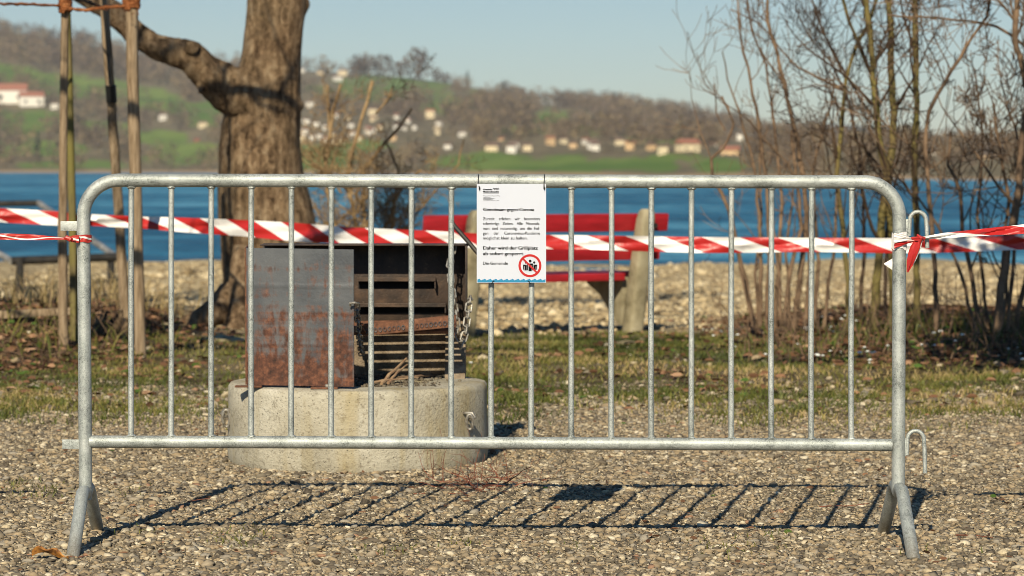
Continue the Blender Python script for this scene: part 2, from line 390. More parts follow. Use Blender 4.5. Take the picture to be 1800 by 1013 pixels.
Fq = np.stack([I, I + 1, I + 1 + nx, I + nx], 1)
o = np_mesh('ground', V, Fq, SOIL, attrs={'grass': grass_mask(V[:, 0], V[:, 1]), 'litter': litter_mask(V[:, 0], V[:, 1]), 'beach': beach_mask(V[:, 0], V[:, 1])}, smooth=True)
tag(o, 'gravelly ground with thin grass sloping to the pebble beach', None, None, 'structure')

# lake
def ring(name, pts, mat, z):
    me = bpy.data.meshes.new(name); me.from_pydata([(x, y, z) for x, y in pts], [], [tuple(range(len(pts)))]); me.materials.append(mat)
    o = bpy.data.objects.new(name, me); C.objects.link(o); return o
o = ring('lake_water', [(-4000, 40), (4000, 40), (4000, 4000), (-4000, 4000)], LAKE, WATER)
tag(o, 'deep blue rippled lake water', None, None, 'structure')

# hills beyond the lake: shore distance, crest distance and crest height by bearing (bearing = 900 + F*x/y)
CX = [-4000, -1500, -400, 0, 100, 200, 300, 400, 500, 560, 620, 700, 780, 850, 920, 1000, 1100, 1200, 1300, 1400, 1500, 1650, 1800, 2600, 5000]
CH = [200, 230, 250, 243, 228, 210, 190, 178, 172, 170, 168, 162, 152, 138, 116, 112, 104, 90, 66, 48, 36, 28, 22, 20, 20]
def crest(X): return np.interp(X, CX, CH)
def Rs(X): return np.interp(X, [-4000, 0, 300, 600, 900, 1300, 1800, 3000, 5000], [1800, 1785, 1650, 1250, 890, 640, 490, 420, 380])
def Rc(X): return np.interp(X, [-4000, 0, 600, 900, 1300, 1800, 5000], [3400, 3500, 3600, 3700, 3300, 2500, 2000])
def hillz(X, t):
    X = np.asarray(X, float); t = np.asarray(t, float)
    r = Rs(X) + t * (Rc(X) - Rs(X)); top = crest(X) / F * Rc(X) + CAMZ - WATER
    g = np.clip(t, 0, 1) ** 1.25
    h = WATER - .3 + (top + .3) * g + (fbm(X / 130, r / 260, 51) - .5) * 26 * np.clip(t * 4, 0, 1) * np.clip((1.0 - t) * 3 + .15, 0, 1)
    h = h + .9 * np.clip(t * 60, 0, 1)
    h = np.where(t > 1, h - (t - 1) * 420, h)
    return r, h
def elev(X, t):
    r, h = hillz(X, t); return HOR - (h - CAMZ) / r * F
Xs = np.unique(np.concatenate([np.linspace(-4000, -200, 77), np.linspace(-200, 2000, 331), np.linspace(2000, 5000, 61)]))
Ts = np.unique(np.concatenate([np.linspace(-.03, .1, 16), np.linspace(.1, 1.0, 110), np.linspace(1.0, 1.5, 14)]))
XX, TT = np.meshgrid(Xs, Ts); R, H = hillz(XX, np.maximum(TT, 0)); 
R = np.where(TT < 0, Rs(XX) * (1 + TT), R); H = np.where(TT < 0, WATER - 2, H)
EL = HOR - (H - CAMZ) / R * F
A = (XX - 900) / F
V = np.stack([(A * R).ravel(), R.ravel(), H.ravel()], 1)
MEAD = [(700, 152, 115, 17), (790, 186, 45, 12), (850, 287, 85, 12), (940, 292, 70, 9), (1010, 294, 60, 9), (1110, 291, 80, 9), (965, 206, 32, 12), (1035, 230, 45, 7),
        (560, 283, 62, 22), (380, 207, 42, 13), (50, 214, 55, 16), (330, 272, 75, 14), (270, 240, 60, 9), (1265, 291, 45, 9), (870, 160, 60, 9), (460, 275, 60, 12), (760, 135, 60, 8), (1150, 246, 50, 6), (640, 255, 40, 8), (130, 290, 90, 6), (1000, 278, 40, 6), (1190, 277, 40, 5), (860, 274, 30, 5), (640, 170, 60, 8), (930, 228, 60, 6), (180, 225, 60, 8), (60, 262, 70, 12), (480, 240, 40, 8), (320, 188, 60, 7)]
def meadow(X, Y):
    X = np.asarray(X, float); Y = np.asarray(Y, float); nz = (fbm(X / 28, Y / 7, 61, 5) - .5) * 1.5
    mm = np.zeros(X.shape)
    for cx, cy, rx, ry in MEAD:
        d = np.sqrt(((X - cx) / (rx * 1.15)) ** 2 + ((Y - cy) / (ry * 1.25)) ** 2) + nz * .9
        mm = np.maximum(mm, 1 - sstep(.8, 1.15, d))
    band = np.abs(Y - (130 + X * .17)) / 21 + nz * .8
    mm = np.maximum(mm, (1 - sstep(.85, 1.1, band)) * (1 - sstep(300, 345, X)) * sstep(-600, -450, X))
    out = sstep(.56, .62, fbm(X / 160, Y / 40, 67)) * np.maximum(sstep(1850, 1950, X), 1 - sstep(-700, -600, X))
    return np.maximum(mm, out)
nx, ny = len(Xs), len(Ts)
I = (np.arange(ny - 1)[:, None] * nx + np.arange(nx - 1)[None, :]).ravel(); Fq = np.stack([I, I + 1, I + 1 + nx, I + nx], 1)
reed = ((1 - sstep(.008, .022, TT)) * 1.0).ravel()
o = np_mesh('hills', V, Fq, HILL, attrs={'meadow': meadow(XX, EL).ravel(), 'reed': reed}, smooth=True)
tag(o, 'wooded hills with green meadows on the far shore', None, None, 'structure')
# far ridge
FX = np.linspace(-6000, 7000, 261)
fc = np.interp(FX, [-6000, 900, 1250, 1350, 1480, 1560, 1700, 1800, 2400, 7000], [50, 60, 78, 82, 80, 72, 58, 50, 60, 40]) + (fbm(FX / 90, FX * 0, 71) - .5) * 8
rows = []
for k, (tr, th) in enumerate([(5200, 0), (6000, .35), (7000, .75), (8000, 1.0), (9500, .3)]):
    rows.append(np.stack([(FX - 900) / F * tr, np.full(FX.shape, tr), fc / F * 8000 * th + (0 if k else -3)], 1))
V = np.concatenate(rows); nx = len(FX); I = (np.arange(4)[:, None] * nx + np.arange(nx - 1)[None, :]).ravel()
o = np_mesh('far_hills', V, np.stack([I, I + 1, I + 1 + nx, I + nx], 1), FARL, smooth=True)
tag(o, 'distant blue ridge beyond the lake', None, None, 'structure')

# houses on the far slope: x, y, width m, storeys, wall, roof, label
HG = 'houses on the far hillside'
HOUSES = [
 (20, 178, 40, 2.3, HW, RR, 'large white villa with red roofs on the left hillside, left of the stakes'),
 (57, 184, 28, 1.7, HW, RR, 'white wing with red roof just right of the large left hillside villa'),
 (97, 188, 8, .9, HW, RB, 'small white house just left of the leftmost stake'),
 (287, 208, 8, 1, HW, RB, 'lone white house on the slope right of the stakes, under the leaning limb'),
 (357, 221, 9, .8, HC, RB, 'pale low house left of the big trunk among brown trees'),
 (347, 245, 9, .8, RR, RB, 'reddish barn left of the big trunk'),
 (533, 124, 8, .9, HW, RB, 'small pale house on the ridge touching the right edge of the trunk'),
 (603, 129, 15, 1.1, HC, RB, 'bright cream house highest on the ridge right of the trunk'),
 (594, 139, 13, 1, HW, RB, 'white house just below the bright cream ridge house'),
 (563, 128, 9, .8, HC, RB, 'low pale house on the ridge between trunk and cream house'),
 (545, 185, 9, 1, HW, RB, 'white house beside the trunk, upper slope'),
 (592, 203, 9, 1, HW, RR, 'cream pink house right of the trunk under the ridge houses'),
 (613, 207, 7, .9, HC, RB, 'small pale house just right of the cream pink one'),
 (541, 214, 9, 1.1, HW, RB, 'white house at the left end of the bright row beside the trunk'),
 (556, 219, 11, 1.1, HW, RB, 'white house in the middle of the bright row beside the trunk'),
 (572, 224, 8, 1, HW, RB, 'white house at the right end of the bright row beside the trunk'),
 (538, 232, 9, 1.1, HW, RR, 'white house with reddish roof touching the trunk below the bright row'),
 (533, 243, 11, 1.1, HC, RB, 'large pale house touching the trunk, lowest of its column'),
 (587, 238, 8, .9, HC, RB, 'dim pale house between the two pruned shrub stems'),
 (618, 236, 9, 1, HW, RR, 'pinkish house behind the middle shrub'),
 (655, 199, 9, 1, HC, RB, 'dim house above the middle shrub'),
 (698, 206, 9, .9, HW, RB, 'pale house over the right side of the middle shrub'),
 (696, 223, 9, 1, HW, RB, 'bluish white house in the middle shrub twigs'),
 (718, 214, 8, .9, HW, RR, 'pinkish small house right of the shrub top'),
 (691, 244, 9, 1, HO, RB, 'round yellow lit house low behind the shrub'),
 (758, 203, 10, 1.1, HC, RR, 'bright peach house alone above the right end of the shrub'),
 (772, 217, 10, 1, HW, RB, 'white house just below the bright peach one'),
 (812, 237, 11, 1.1, HW, RB, 'bright white house between shrub and sign, set apart'),
 (788, 258, 9, .8, HW, RB, 'dim white house low near the shore left of the sign'),
 (866, 262, 14, .8, HC, RB, 'wide cream building above the sign'),
 (939, 248, 11, 1, HC, RR, 'cream house with pink neighbour above the sign\'s right edge'),
 (967, 251, 9, 1.1, HO, RR, 'yellow house with a red roof right of the sign'),
 (1008, 259, 8, 1, HO, RB, 'small yellow house above the middle of the barrier'),
 (1029, 251, 8, 1, HW, RR, 'pinkish house between the small yellow one and the large cream one'),
 (1046, 261, 8, .9, HW, RB, 'pale house just left of the large cream one'),
 (1089, 254, 12, 1.2, HC, RB, 'large bright cream house on the far shore right of centre'),
 (1108, 260, 9, 1.1, HO, RR, 'ochre house touching the right side of the large cream house'),
 (1144, 262, 8, .9, HO, RB, 'dim ochre house left of the long orange building'),
 (1164, 268, 8, 1, HC, RB, 'pale cream house low left of the long orange building'),
 (1208, 261, 17, .9, HC, RR, 'long cream building with orange roof on the far shore'),
 (1253, 260, 8, 1.2, HW, RR, 'white and red house at the left edge of the right thicket'),
 (1284, 270, 14, .7, HO, RR, 'long low orange building at the thicket\'s left stems'),
 (1300, 243, 6, 1, HW, RB, 'small white house higher behind the thicket\'s left stems'),
 (1467, 259, 7, 1, HC, RB, 'small pale house behind the dark stem of the thicket'),
 (1640, 272, 7, .9, HW, RB, 'small white house right of the mossy straight stem'),
 (1733, 277, 7, .9, HO, RB, 'orange house at the far right shore'),
]
HPOS = []
tt = np.linspace(0.02, .99, 400)
def make_house(X, Y, wid, st, wm, rm, label):
    e = elev(np.full(tt.shape, X), tt); yb = Y + 4
    k = int(np.argmin(np.abs(e - yb))); r, h = hillz(X, tt[k]); r = float(r); h = float(h)
    wid = wid * (.42 if r < 2200 else .74) 
    hh = 4.6 * st * (.62 if r < 2200 else 1.05); dep = wid * .7
    c = Vector(((X - 900) / F * r, r, h - .6)); HPOS.append((X, Y, r))
    t = thing('house', c, label, 'house', HG); yaw = random.uniform(-.5, .5)
    from mathutils import Matrix
    Rm = Matrix.Rotation(yaw, 3, 'Z')
    b = MB(); b.box(c + Vector((0, 0, hh / 2 + .3)), (wid, dep, hh + .6), Rm); b.build('wall', wm, t, smooth=False)
    b = MB(); rh = wid * .22; ov = .5
    pts = [(-wid/2-ov, -dep/2-ov, 0), (wid/2+ov, -dep/2-ov, 0), (wid/2+ov, dep/2+ov, 0), (-wid/2-ov, dep/2+ov, 0), (-wid/2-ov*.5, 0, rh), (wid/2+ov*.5, 0, rh)]
    b.add([c + Vector((0, 0, hh + .62)) + Rm @ Vector(p) for p in pts], [(0, 1, 5, 4), (2, 3, 4, 5), (0, 4, 3), (1, 2, 5), (3, 2, 1, 0)])
    b.build('roof', rm, t, smooth=False)
    for q in (-.27, .27):
        b = MB(); b.box(c + Rm @ Vector((wid * q, -dep / 2 - .03, hh * .55)), (wid * .13, .12, hh * .28), Rm); b.build('window', WD, t, smooth=False)
for hq in HOUSES: make_house(*hq)
hr_ = random.Random(12)
for k in range(24):
    make_house(hr_.uniform(535, 775), hr_.uniform(196, 252), hr_.uniform(7, 10), hr_.uniform(.8, 1.1), hr_.choice([HW, HW, HC]), hr_.choice([RB, RB, RR]), 'tiny pale blurred house in the village behind the middle shrub')
for k in range(9):
    make_house(hr_.uniform(820, 1215), hr_.uniform(246, 266), hr_.uniform(7, 10), hr_.uniform(.8, 1.1), hr_.choice([HW, HO, HC]), hr_.choice([RB, RB, RR]), 'tiny blurred house among bare trees in the shore village above the top rail')

# woods on the hills: one mass of bare crowns
def crown_cloud(cx, cy, cz, rx, rz, n, tint, conifer):
    """n small facets through each crown's volume"""
    m = len(cx); u = rng.normal(size=(m, n, 3)); u /= np.linalg.norm(u, axis=2, keepdims=True)
    rr = rng.random((m, n, 1)) ** .35; p = u * rr
    zz = p[..., 2]
    wdt = np.where(conifer[:, None], (1 - (zz + 1) / 2) * 1.1 + .05, 1.0)
    p = p.copy(); p[..., 0] *= wdt; p[..., 1] *= wdt
    ctr = np.stack([cx, cy, cz], 1)[:, None, :] + p * np.stack([rx, rx, rz], 1)[:, None, :]
    s = (rx[:, None] * .19 * (0.6 + rng.random((m, n))))[..., None, None]
    tri = rng.normal(size=(m, n, 3, 3)); tri /= np.linalg.norm(tri, axis=3, keepdims=True)
    V = (ctr[:, :, None, :] + tri * s).reshape(-1, 3); T = np.repeat(np.clip(np.repeat(tint, n) + rng.normal(0, .05, m * n) * (~np.repeat(conifer, n)), 0, 1), 3)
    return V, T
N = 18000
X = rng.uniform(-2200, 3600, N); t = rng.beta(1.3, 1.1, N) * 1.02; t = np.clip(t, .012, 1.02)
e = elev(X, np.minimum(t, .999)); r, h = hillz(X, np.minimum(t, 1.0)); keep = (meadow(X, e) < .2) | (rng.random(N) < .05)
size = np.interp(r, [450, 900, 1800, 3600], [2.0, 4.2, 6.5, 9]) * rng.uniform(.65, 1.25, N)
for hx, hy, hr in HPOS:
    ph = size * 2.2 / r * F
    keep &= ~((np.abs(X - hx) < 9 + size / r * F * .7) & (r < hr + 5) & (e > hy) & (e - ph < hy + 5))
X, r, h, size = X[keep], r[keep], h[keep], size[keep]; n = len(X)
con = rng.random(n) < .06; low = r < 1200
tint = np.where(con, rng.uniform(0, .1, n), np.where(low, rng.uniform(.2, .8, n), rng.uniform(.15, .85, n)))
V, T = crown_cloud((X - 900) / F * r, r, h + size * 1.0, size * np.where(con, .5, .95), size * 1.15, 64, tint, con)
o = np_mesh('hill_woods', V, np.arange(len(V)).reshape(-1, 3), CROWN, tint=T)
tag(o, 'bare brown woods covering the far hills', None, None, 'stuff')
# single trees on the skyline
CREST = [(632, 140, 13, 0, 'leftmost round bare tree on the skyline meadow right of the trunk'), (645, 138, 14, 0, 'second round bare tree on the skyline, beside the leftmost'),
         (673, 140, 14, 0, 'round bare tree in the middle of the skyline row'), (702, 143, 10, 0, 'smaller bare tree in the skyline row left of the widest one'),
         (733, 148, 20, 0, 'widest domed bare tree on the skyline right of the trunk'), (768, 150, 9, 0, 'small bare tree right of the widest skyline tree'),
         (784, 153, 7, 0, 'lowest small bare tree on the skyline meadow'), (822, 162, 10, 1, 'dark conifer on the skyline, left of the pair'), (884, 172, 10, 1, 'dark conifer on the skyline nearest the dip in the ridge'),
         (942, 172, 8, 1, 'slender dark conifer on the wooded skyline above the sign'), (68, 292, 13, 1, 'dark green conifer on the left shore beside the lake')]
for X, Y, s, cn, lb in CREST:
    tq = .97 if Y < 200 else .06
    r, h = hillz(X, tq); r = float(r); h = float(h)
    if Y > 200: s = 9
    x = (X - 900) / F * r; t = thing('conifer' if cn else 'bare_tree', (x, r, h - 1), lb, 'tree', 'single trees on the far skyline' if Y < 200 else None)
    b = MB(); b.tube([(x, r, h - 1), (x + .3, r, h + s * .5), (x, r, h + s * 1.2)], [s * .06, s * .045, s * .02], 6); b.build('trunk', TWIGD, t)
    V, T = crown_cloud(np.array([x]), np.array([r]), np.array([h + s * 1.1]), np.array([s * (.5 if cn else 1.0)]), np.array([s * (1.4 if cn else 1.0)]), 240, np.array([.03 if cn else .3]), np.array([bool(cn)]))
    b = MB(); vs = [tuple(v) for v in V]; b.v = vs; b.f = [(i, i + 1, i + 2) for i in range(0, len(vs), 3)]; b.a = [float(q) for q in T]; b.build('crown', CROWN, t, smooth=False)

# haze over the lake
me = bpy.data.meshes.new('haze'); hb = MB(); hb.box((0, 4200, 330), (16000, 11600, 668)); 
m = bpy.data.materials.new('haze_air'); m.use_nodes = True; m.node_tree.nodes.clear()
out = m.node_tree.nodes.new('ShaderNodeOutputMaterial'); pv = m.node_tree.nodes.new('ShaderNodeVolumePrincipled')
pv.inputs['Color'].default_value = (.86, .90, .97, 1); pv.inputs['Density'].default_value = 0.00006; pv.inputs['Anisotropy'].default_value = 0.0
m.node_tree.links.new(pv.outputs[0], out.inputs['Volume'])
hz = hb.build('haze', m, smooth=False); tag(hz, 'pale spring haze over the lake', None, None, 'stuff')

# ================================================================== GRAVEL, GRASS, LEAVES
ico = np.array([(0, 0, -1), (.7236, -.5257, -.4472), (-.2764, -.8506, -.4472), (-.8944, 0, -.4472), (-.2764, .8506, -.4472), (.7236, .5257, -.4472),
                (.2764, -.8506, .4472), (-.7236, -.5257, .4472), (-.7236, .5257, .4472), (.2764, .8506, .4472), (.8944, 0, .4472), (0, 0, 1)])
icf = np.array([(0, 2, 1), (1, 5, 0), (0, 3, 2), (0, 4, 3), (0, 5, 4), (1, 10, 5), (2, 6, 1), (3, 7, 2), (4, 8, 3), (5, 9, 4), (1, 6, 10), (2, 7, 6), (3, 8, 7), (4, 9, 8), (5, 10, 9), (6, 11, 10), (7, 11, 6), (8, 11, 7), (9, 11, 8), (10, 11, 9)])
icf = icf[:, ::-1] if False else icf
def stones(name, x, y, s, mat, label, flat=.46, bias=None):
    n = len(x); V = ico[None] * (1 + rng.normal(0, .26, (n, 12, 1)))
    sc = np.stack([rng.uniform(.8, 1.35, n), rng.uniform(.6, 1.0, n), rng.uniform(flat * .75, flat * 1.3, n)], 1) * s[:, None]
    V = V * sc[:, None, :]
    a = rng.uniform(0, 6.28, n); tl = rng.normal(0, .4, n)
    ca, sa, ct, st = np.cos(a), np.sin(a), np.cos(tl), np.sin(tl)
    y1 = V[..., 1] * ct[:, None] - V[..., 2] * st[:, None]; z1 = V[..., 1] * st[:, None] + V[..., 2] * ct[:, None]
    x2 = V[..., 0] * ca[:, None] - y1 * sa[:, None]; y2 = V[..., 0] * sa[:, None] + y1 * ca[:, None]
    V = np.stack([x2 + x[:, None], y2 + y[:, None], z1 + (gh(x, y) + s * .18)[:, None]], 2).reshape(-1, 3)
    Fc = (icf[None] + (np.arange(n) * 12)[:, None, None]).reshape(-1, 3)
    t = rng.beta(1.5, 1.4, n); t = np.where(rng.random(n) < .006, 1.0, t * .93)
    o = np_mesh(name, V, Fc, mat, tint=np.repeat(t, 12)); return tag(o, label, None, None, 'stuff')
def field(n, x0, x1, y0, y1, fn):
    x = rng.uniform(x0, x1, n); y = rng.uniform(y0, y1, n); k = rng.random(n) < fn(x, y); return x[k], y[k]
x1, y1 = field(440000, -2.8, 2.8, 6.9, 14.2, lambda x, y: (np.abs(x) < .18 * y + .3) * (1 - .92 * grass_mask(x, y)) * (1 - sstep(12.5, 14.2, y) * .4))
kk = rng.random(len(x1)) < .55 + .45 * sstep(.35, .6, fbm(x1 * 1.6, y1 * 1.2, 101)); x1, y1 = x1[kk], y1[kk]
s1 = np.clip(rng.lognormal(math.log(.0048), .55, len(x1)) * (.68 + .5 * fbm(x1 * .9, y1 * .9, 102)), .003, .017)
stones('gravel', x1, y1, s1, PEB, 'coarse beige and grey gravel under the barrier')
x2, y2 = field(60000, -7, 8, 18, 56, lambda x, y: np.clip(beach_mask(x, y), 0, 1) * (1 - sstep(30, 56, y) * .5))
s2 = np.clip(rng.lognormal(math.log(.020), .45, len(x2)), .008, .07)
m = Mat('beach_stone', rough=.85, spec=.2); t = m.attr('tint'); m.color(m.ramp(t, [(.0, (.13, .095, .055)), (.4, (.34, .26, .15)), (.7, (.50, .40, .24)), (1.0, (.66, .57, .40))])); BST = m.m
stones('beach_pebbles', x2, y2, s2, BST, 'pale sunlit pebbles on the beach')
x3, y3 = field(16000, -3.4, 3.6, 12.5, 19, lambda x, y: .40 - .34 * sstep(12.6, 14.5, y))
s3 = np.clip(rng.lognormal(math.log(.013), .45, len(x3)), .006, .045)
stones('scattered_stones', x3, y3, s3, PEB, 'scattered small stones in the thin grass')

def blades(name, x, y, hgt, wid, tint, mat, label):
    n = len(x); a = rng.uniform(0, 6.28, n); lean = rng.uniform(.2, 1.1, n) * hgt; la = rng.uniform(0, 6.28, n); z = gh(x, y) - .003
    dx, dy = np.cos(a) * wid / 2, np.sin(a) * wid / 2; lx, ly = np.cos(la) * lean, np.sin(la) * lean
    base = np.stack([x, y, z], 1)
    V = np.stack([base + np.stack([-dx, -dy, 0 * x], 1), base + np.stack([dx, dy, 0 * x], 1),
                  base + np.stack([dx * .8 + lx * .35, dy * .8 + ly * .35, hgt * .6], 1), base + np.stack([-dx * .8 + lx * .35, -dy * .8 + ly * .35, hgt * .6], 1),
                  base + np.stack([lx, ly, hgt], 1)], 1).reshape(-1, 3)
    k = np.arange(n) * 5
    Fc = np.concatenate([np.stack([k, k + 1, k + 2], 1), np.stack([k, k + 2, k + 3], 1), np.stack([k + 3, k + 2, k + 4], 1)])
    o = np_mesh(name, V, Fc, mat, tint=np.repeat(tint, 5)); return tag(o, label, None, None, 'stuff')
xg, yg = field(300000, -3.6, 3.8, 11.5, 19.4, lambda x, y: (.25 + .75 * sstep(.40, .56, fbm(x * 2.6, y * 2.0, 83))) * grass_mask(x, y) ** 1.2 * (1 - .75 * litter_mask(x, y)))
hg = rng.uniform(.012, .045, len(xg)) * (0.35 + .9 * fbm(xg * 2, yg * 2, 81)); tg = np.clip(fbm(xg * 1.5, yg * 1.5, 82) * 1.3 - .17 + rng.normal(0, .16, len(xg)), 0, 1)
blades('grass', xg, yg, hg, np.full(len(xg), .006), tg, GRASS, 'short patchy mossy grass behind the fire ring')
tx, ty = [], []
for cX, cY, nn, rr in [(410, 945, 60, .05), (420, 952, 50, .04), (85, 868, 60, .06), (60, 862, 50, .05), (30, 853, 40, .04), (690, 968, 60, .05), (820, 958, 30, .03), (1350, 940, 40, .04), (1290, 968, 60, .06), (240, 940, 15, .03), (1010, 965, 20, .03), (220, 868, 20, .04), (1660, 970, 20, .04), (60, 650, 10, .1)]:
    g0 = ground_at(cX, cY); tx += list(g0.x + rng.normal(0, rr, nn)); ty += list(g0.y + rng.normal(0, rr * 2.2, nn))
tx = np.array(tx); ty = np.array(ty)
blades('grass_tufts', tx, ty, rng.uniform(.01, .024, len(tx)), np.full(len(tx), .004), rng.uniform(.2, .7, len(tx)), GRASS, 'tiny grass tufts growing through the gravel')
def tall(cx, cy, sx, sy, n, h0, h1, tr, name, label):
    x = rng.normal(cx, sx, n); y = rng.normal(cy, sy, n)
    blades(name, x, y, rng.uniform(h0, h1, n), np.full(n, .008), rng.uniform(*tr, n), GRASS, label)
tall(-2.75, 16.5, .35, .5, 260, .04, .16, (.2, .75), 'weeds', 'green weeds and dry stalks around the edging beam')
tall(-2.9, 19.5, .35, .7, 500, .08, .30, (.8, 1.0), 'dry_grass', 'dry straw coloured grass at the left of the beach')
tall(2.75, 16.8, .6, .8, 1300, .03, .13, (.0, .6), 'undergrowth', 'green and dry undergrowth below the right shrub')
def leaves(name, x, y, s, label, hi=.03, tr=None):
    n = len(x); a = rng.uniform(0, 6.28, n); tl = rng.normal(0, .7, n); z = gh(x, y) + rng.uniform(.002, hi, n)
    pr = np.array([(-1, 0), (-.3, -.55), (.5, -.45), (1, 0), (.5, .5), (-.3, .5)])
    lx = pr[None, :, 0] * s[:, None]; ly = pr[None, :, 1] * s[:, None] * .8; lz = (np.abs(pr[None, :, 1]) * .5) * s[:, None] * rng.uniform(-.5, 1, n)[:, None]
    ct, st = np.cos(tl)[:, None], np.sin(tl)[:, None]; y1 = ly * ct - lz * st; z1 = ly * st + lz * ct
    ca, sa = np.cos(a)[:, None], np.sin(a)[:, None]
    V = np.stack([lx * ca - y1 * sa + x[:, None], lx * sa + y1 * ca + y[:, None], z1 + z[:, None]], 2).reshape(-1, 3)
    k = np.arange(n) * 6; Fc = np.concatenate([np.stack([k, k + 1, k + 2, k + 3], 1), np.stack([k, k + 3, k + 4, k + 5], 1)])
    t = rng.beta(2, 2.2, n) * .9 if tr is None else rng.uniform(*tr, n)
    t = np.where(rng.random(n) < .06, 1.0, t)
    return tag(np_mesh(name, V, Fc, LEAF, tint=np.repeat(t, 6)), label, None, None, 'stuff')
xl, yl = field(60000, -4, 4.5, 12.5, 21, lambda x, y: litter_mask(x, y) ** 1.5 * .55 + .012)
leaves('leaf_litter', xl, yl, rng.uniform(.012, .034, len(xl)), 'brown fallen leaves under the shrubs')
xl, yl = field(620, -2, 2, 7.2, 12.5, lambda x, y: .9 + 0 * x)
leaves('leaf_scraps', xl, yl, rng.uniform(.006, .016, len(xl)), 'brown leaf scraps lying on the gravel', .012, (.1, .6))

# fallen leaf in the left foreground
g0 = ground_at(85, 984); t = thing('fallen_leaf', g0, 'curled orange brown fallen leaf by the left foot of the barrier', 'leaf')
b = MB(); n = 12; vs = []
for i in range(n + 1):
    u = i / n; wd = .016 * math.sin(math.pi * min(1, u * .92 + .05)) ** .8 * (1 + .25 * math.sin(i * 2.4))
    for j in range(-2, 3): vs.append(g0 + Vector((-.045 + .10 * u, j / 2 * wd, .010 + .010 * math.sin(u * 5) + .007 * abs(j) * (1 + .5 * math.sin(i)))))
b.add(vs, [(i * 5 + j, i * 5 + j + 1, (i + 1) * 5 + j + 1, (i + 1) * 5 + j) for i in range(n) for j in range(4)]); b.build('blade', OLEAF, t)
b = MB(); b.tube([g0 + Vector((.05, 0, .010)), g0 + Vector((.08, .004, .006)), g0 + Vector((.105, 0, .012))], .0012, 5); b.build('stalk', TWIGR, t)

# white flowers
fl = thing('white_flower', ground_at(1345, 640), 'small white spring flower in the grass by the thicket', 'flower', 'white flowers below the thicket')
c0 = Vector(fl.location); b = MB(); b.tube([c0, c0 + Vector((.004, 0, .03)), c0 + Vector((.002, -.004, .05))], .0016, 5); b.build('stem', STEMG, fl)
b = MB()
for k in range(7):
    a = k * 2 * math.pi / 7; d = Vector((math.cos(a), math.sin(a) * .9, .25)); s2_ = Vector((-math.sin(a), math.cos(a), 0)) * .005; cc = c0 + Vector((.002, -.004, .05))
    tipz = Vector((0, -.004, 0)); b.add([cc, cc + d * .010 - s2_, cc + d * .019 + tipz, cc + d * .010 + s2_], [(0, 1, 2, 3)])
b.lathe(c0 + Vector((.002, -.004, .05)), [(.002, -.002), (.008, .0), (.009, .004), (.005, .008), (.001, .009)], 8)
b.build('bloom', PETAL, fl, smooth=False)
spots = [(1255, 600), (1262, 596), (1300, 602), (1236, 590), (1290, 622), (1420, 588), (1443, 570), (1460, 590), (1461, 599), (1465, 585), (1480, 633), (1435, 642), (1447, 641), (1460, 632), (1505, 630), (1510, 637), (1525, 627), (1528, 632), (1530, 638), (1532, 650), (1525, 652), (1540, 636), (1563, 625), (1490, 570), (1477, 573), (1623, 620), (1645, 620), (1655, 598), (1680, 610), (1690, 602), (1774, 630), (1790, 622), (1796, 632), (1800, 648), (1420, 590), (1615, 585), (1640, 600), (1376, 590), (1390, 577), (1503, 578), (1400, 620), (1716, 596), (825, 655), (1250, 590)]
for sX, sY in spots:
    q = fl.copy(); C.objects.link(q); q.location = ground_at(sX, sY); q.rotation_euler = (random.uniform(-.3, .3), random.uniform(-.3, .3), random.uniform(0, 6)); s_ = random.uniform(.7, 1.15); q.scale = (s_, s_, s_)
    for ch in list(fl.children):
        d = ch.copy(); C.objects.link(d); d.parent = q

# ================================================================== THE BARRIER
DL, DR = 8.055, 7.985
def bd(X): return DL + (DR - DL) * (X - 150) / (1580 - 150)
def B(X, Y, off=0): 
    p = P(X, Y, bd(X)); p.y += off; return p
bar = thing('crowd_barrier', (P(865, 960, 8.02).x, 8.02, 0.0), 'galvanised steel crowd barrier with round bars standing on the gravel', 'barrier')
def arc(c, r, a0, a1, n, xs=1):
    return [(c[0] + r * math.cos(a0 + (a1 - a0) * i / n) * xs, c[1] + r * math.sin(a0 + (a1 - a0) * i / n)) for i in range(n + 1)]
R0 = 62
pl = [(150.5, 878), (150, 800), (148.5, 600), (147, 420)] + [(209 - R0 * math.cos(a), 379 - R0 * math.sin(a)) for a in np.linspace(0, math.pi / 2, 14)]
pr_ = [(1519 + R0 * math.sin(a), 382 - R0 * math.cos(a)) for a in np.linspace(0, math.pi / 2, 14)] + [(1580.5, 470), (1579.5, 700), (1579, 862)]
pts = pl + [(209 + (1519 - 209) * k / 8, 317 + 3 * k / 8) for k in range(1, 8)] + pr_
b = MB(); b.tube([B(*p) for p in pts], .0190, 20); b.build('frame_tube', GALV, bar)
b = MB(); b.tube([B(158, 776.5), B(860, 779), B(1568, 782.5)], .0175, 18); b.build('bottom_rail', GALV, bar)
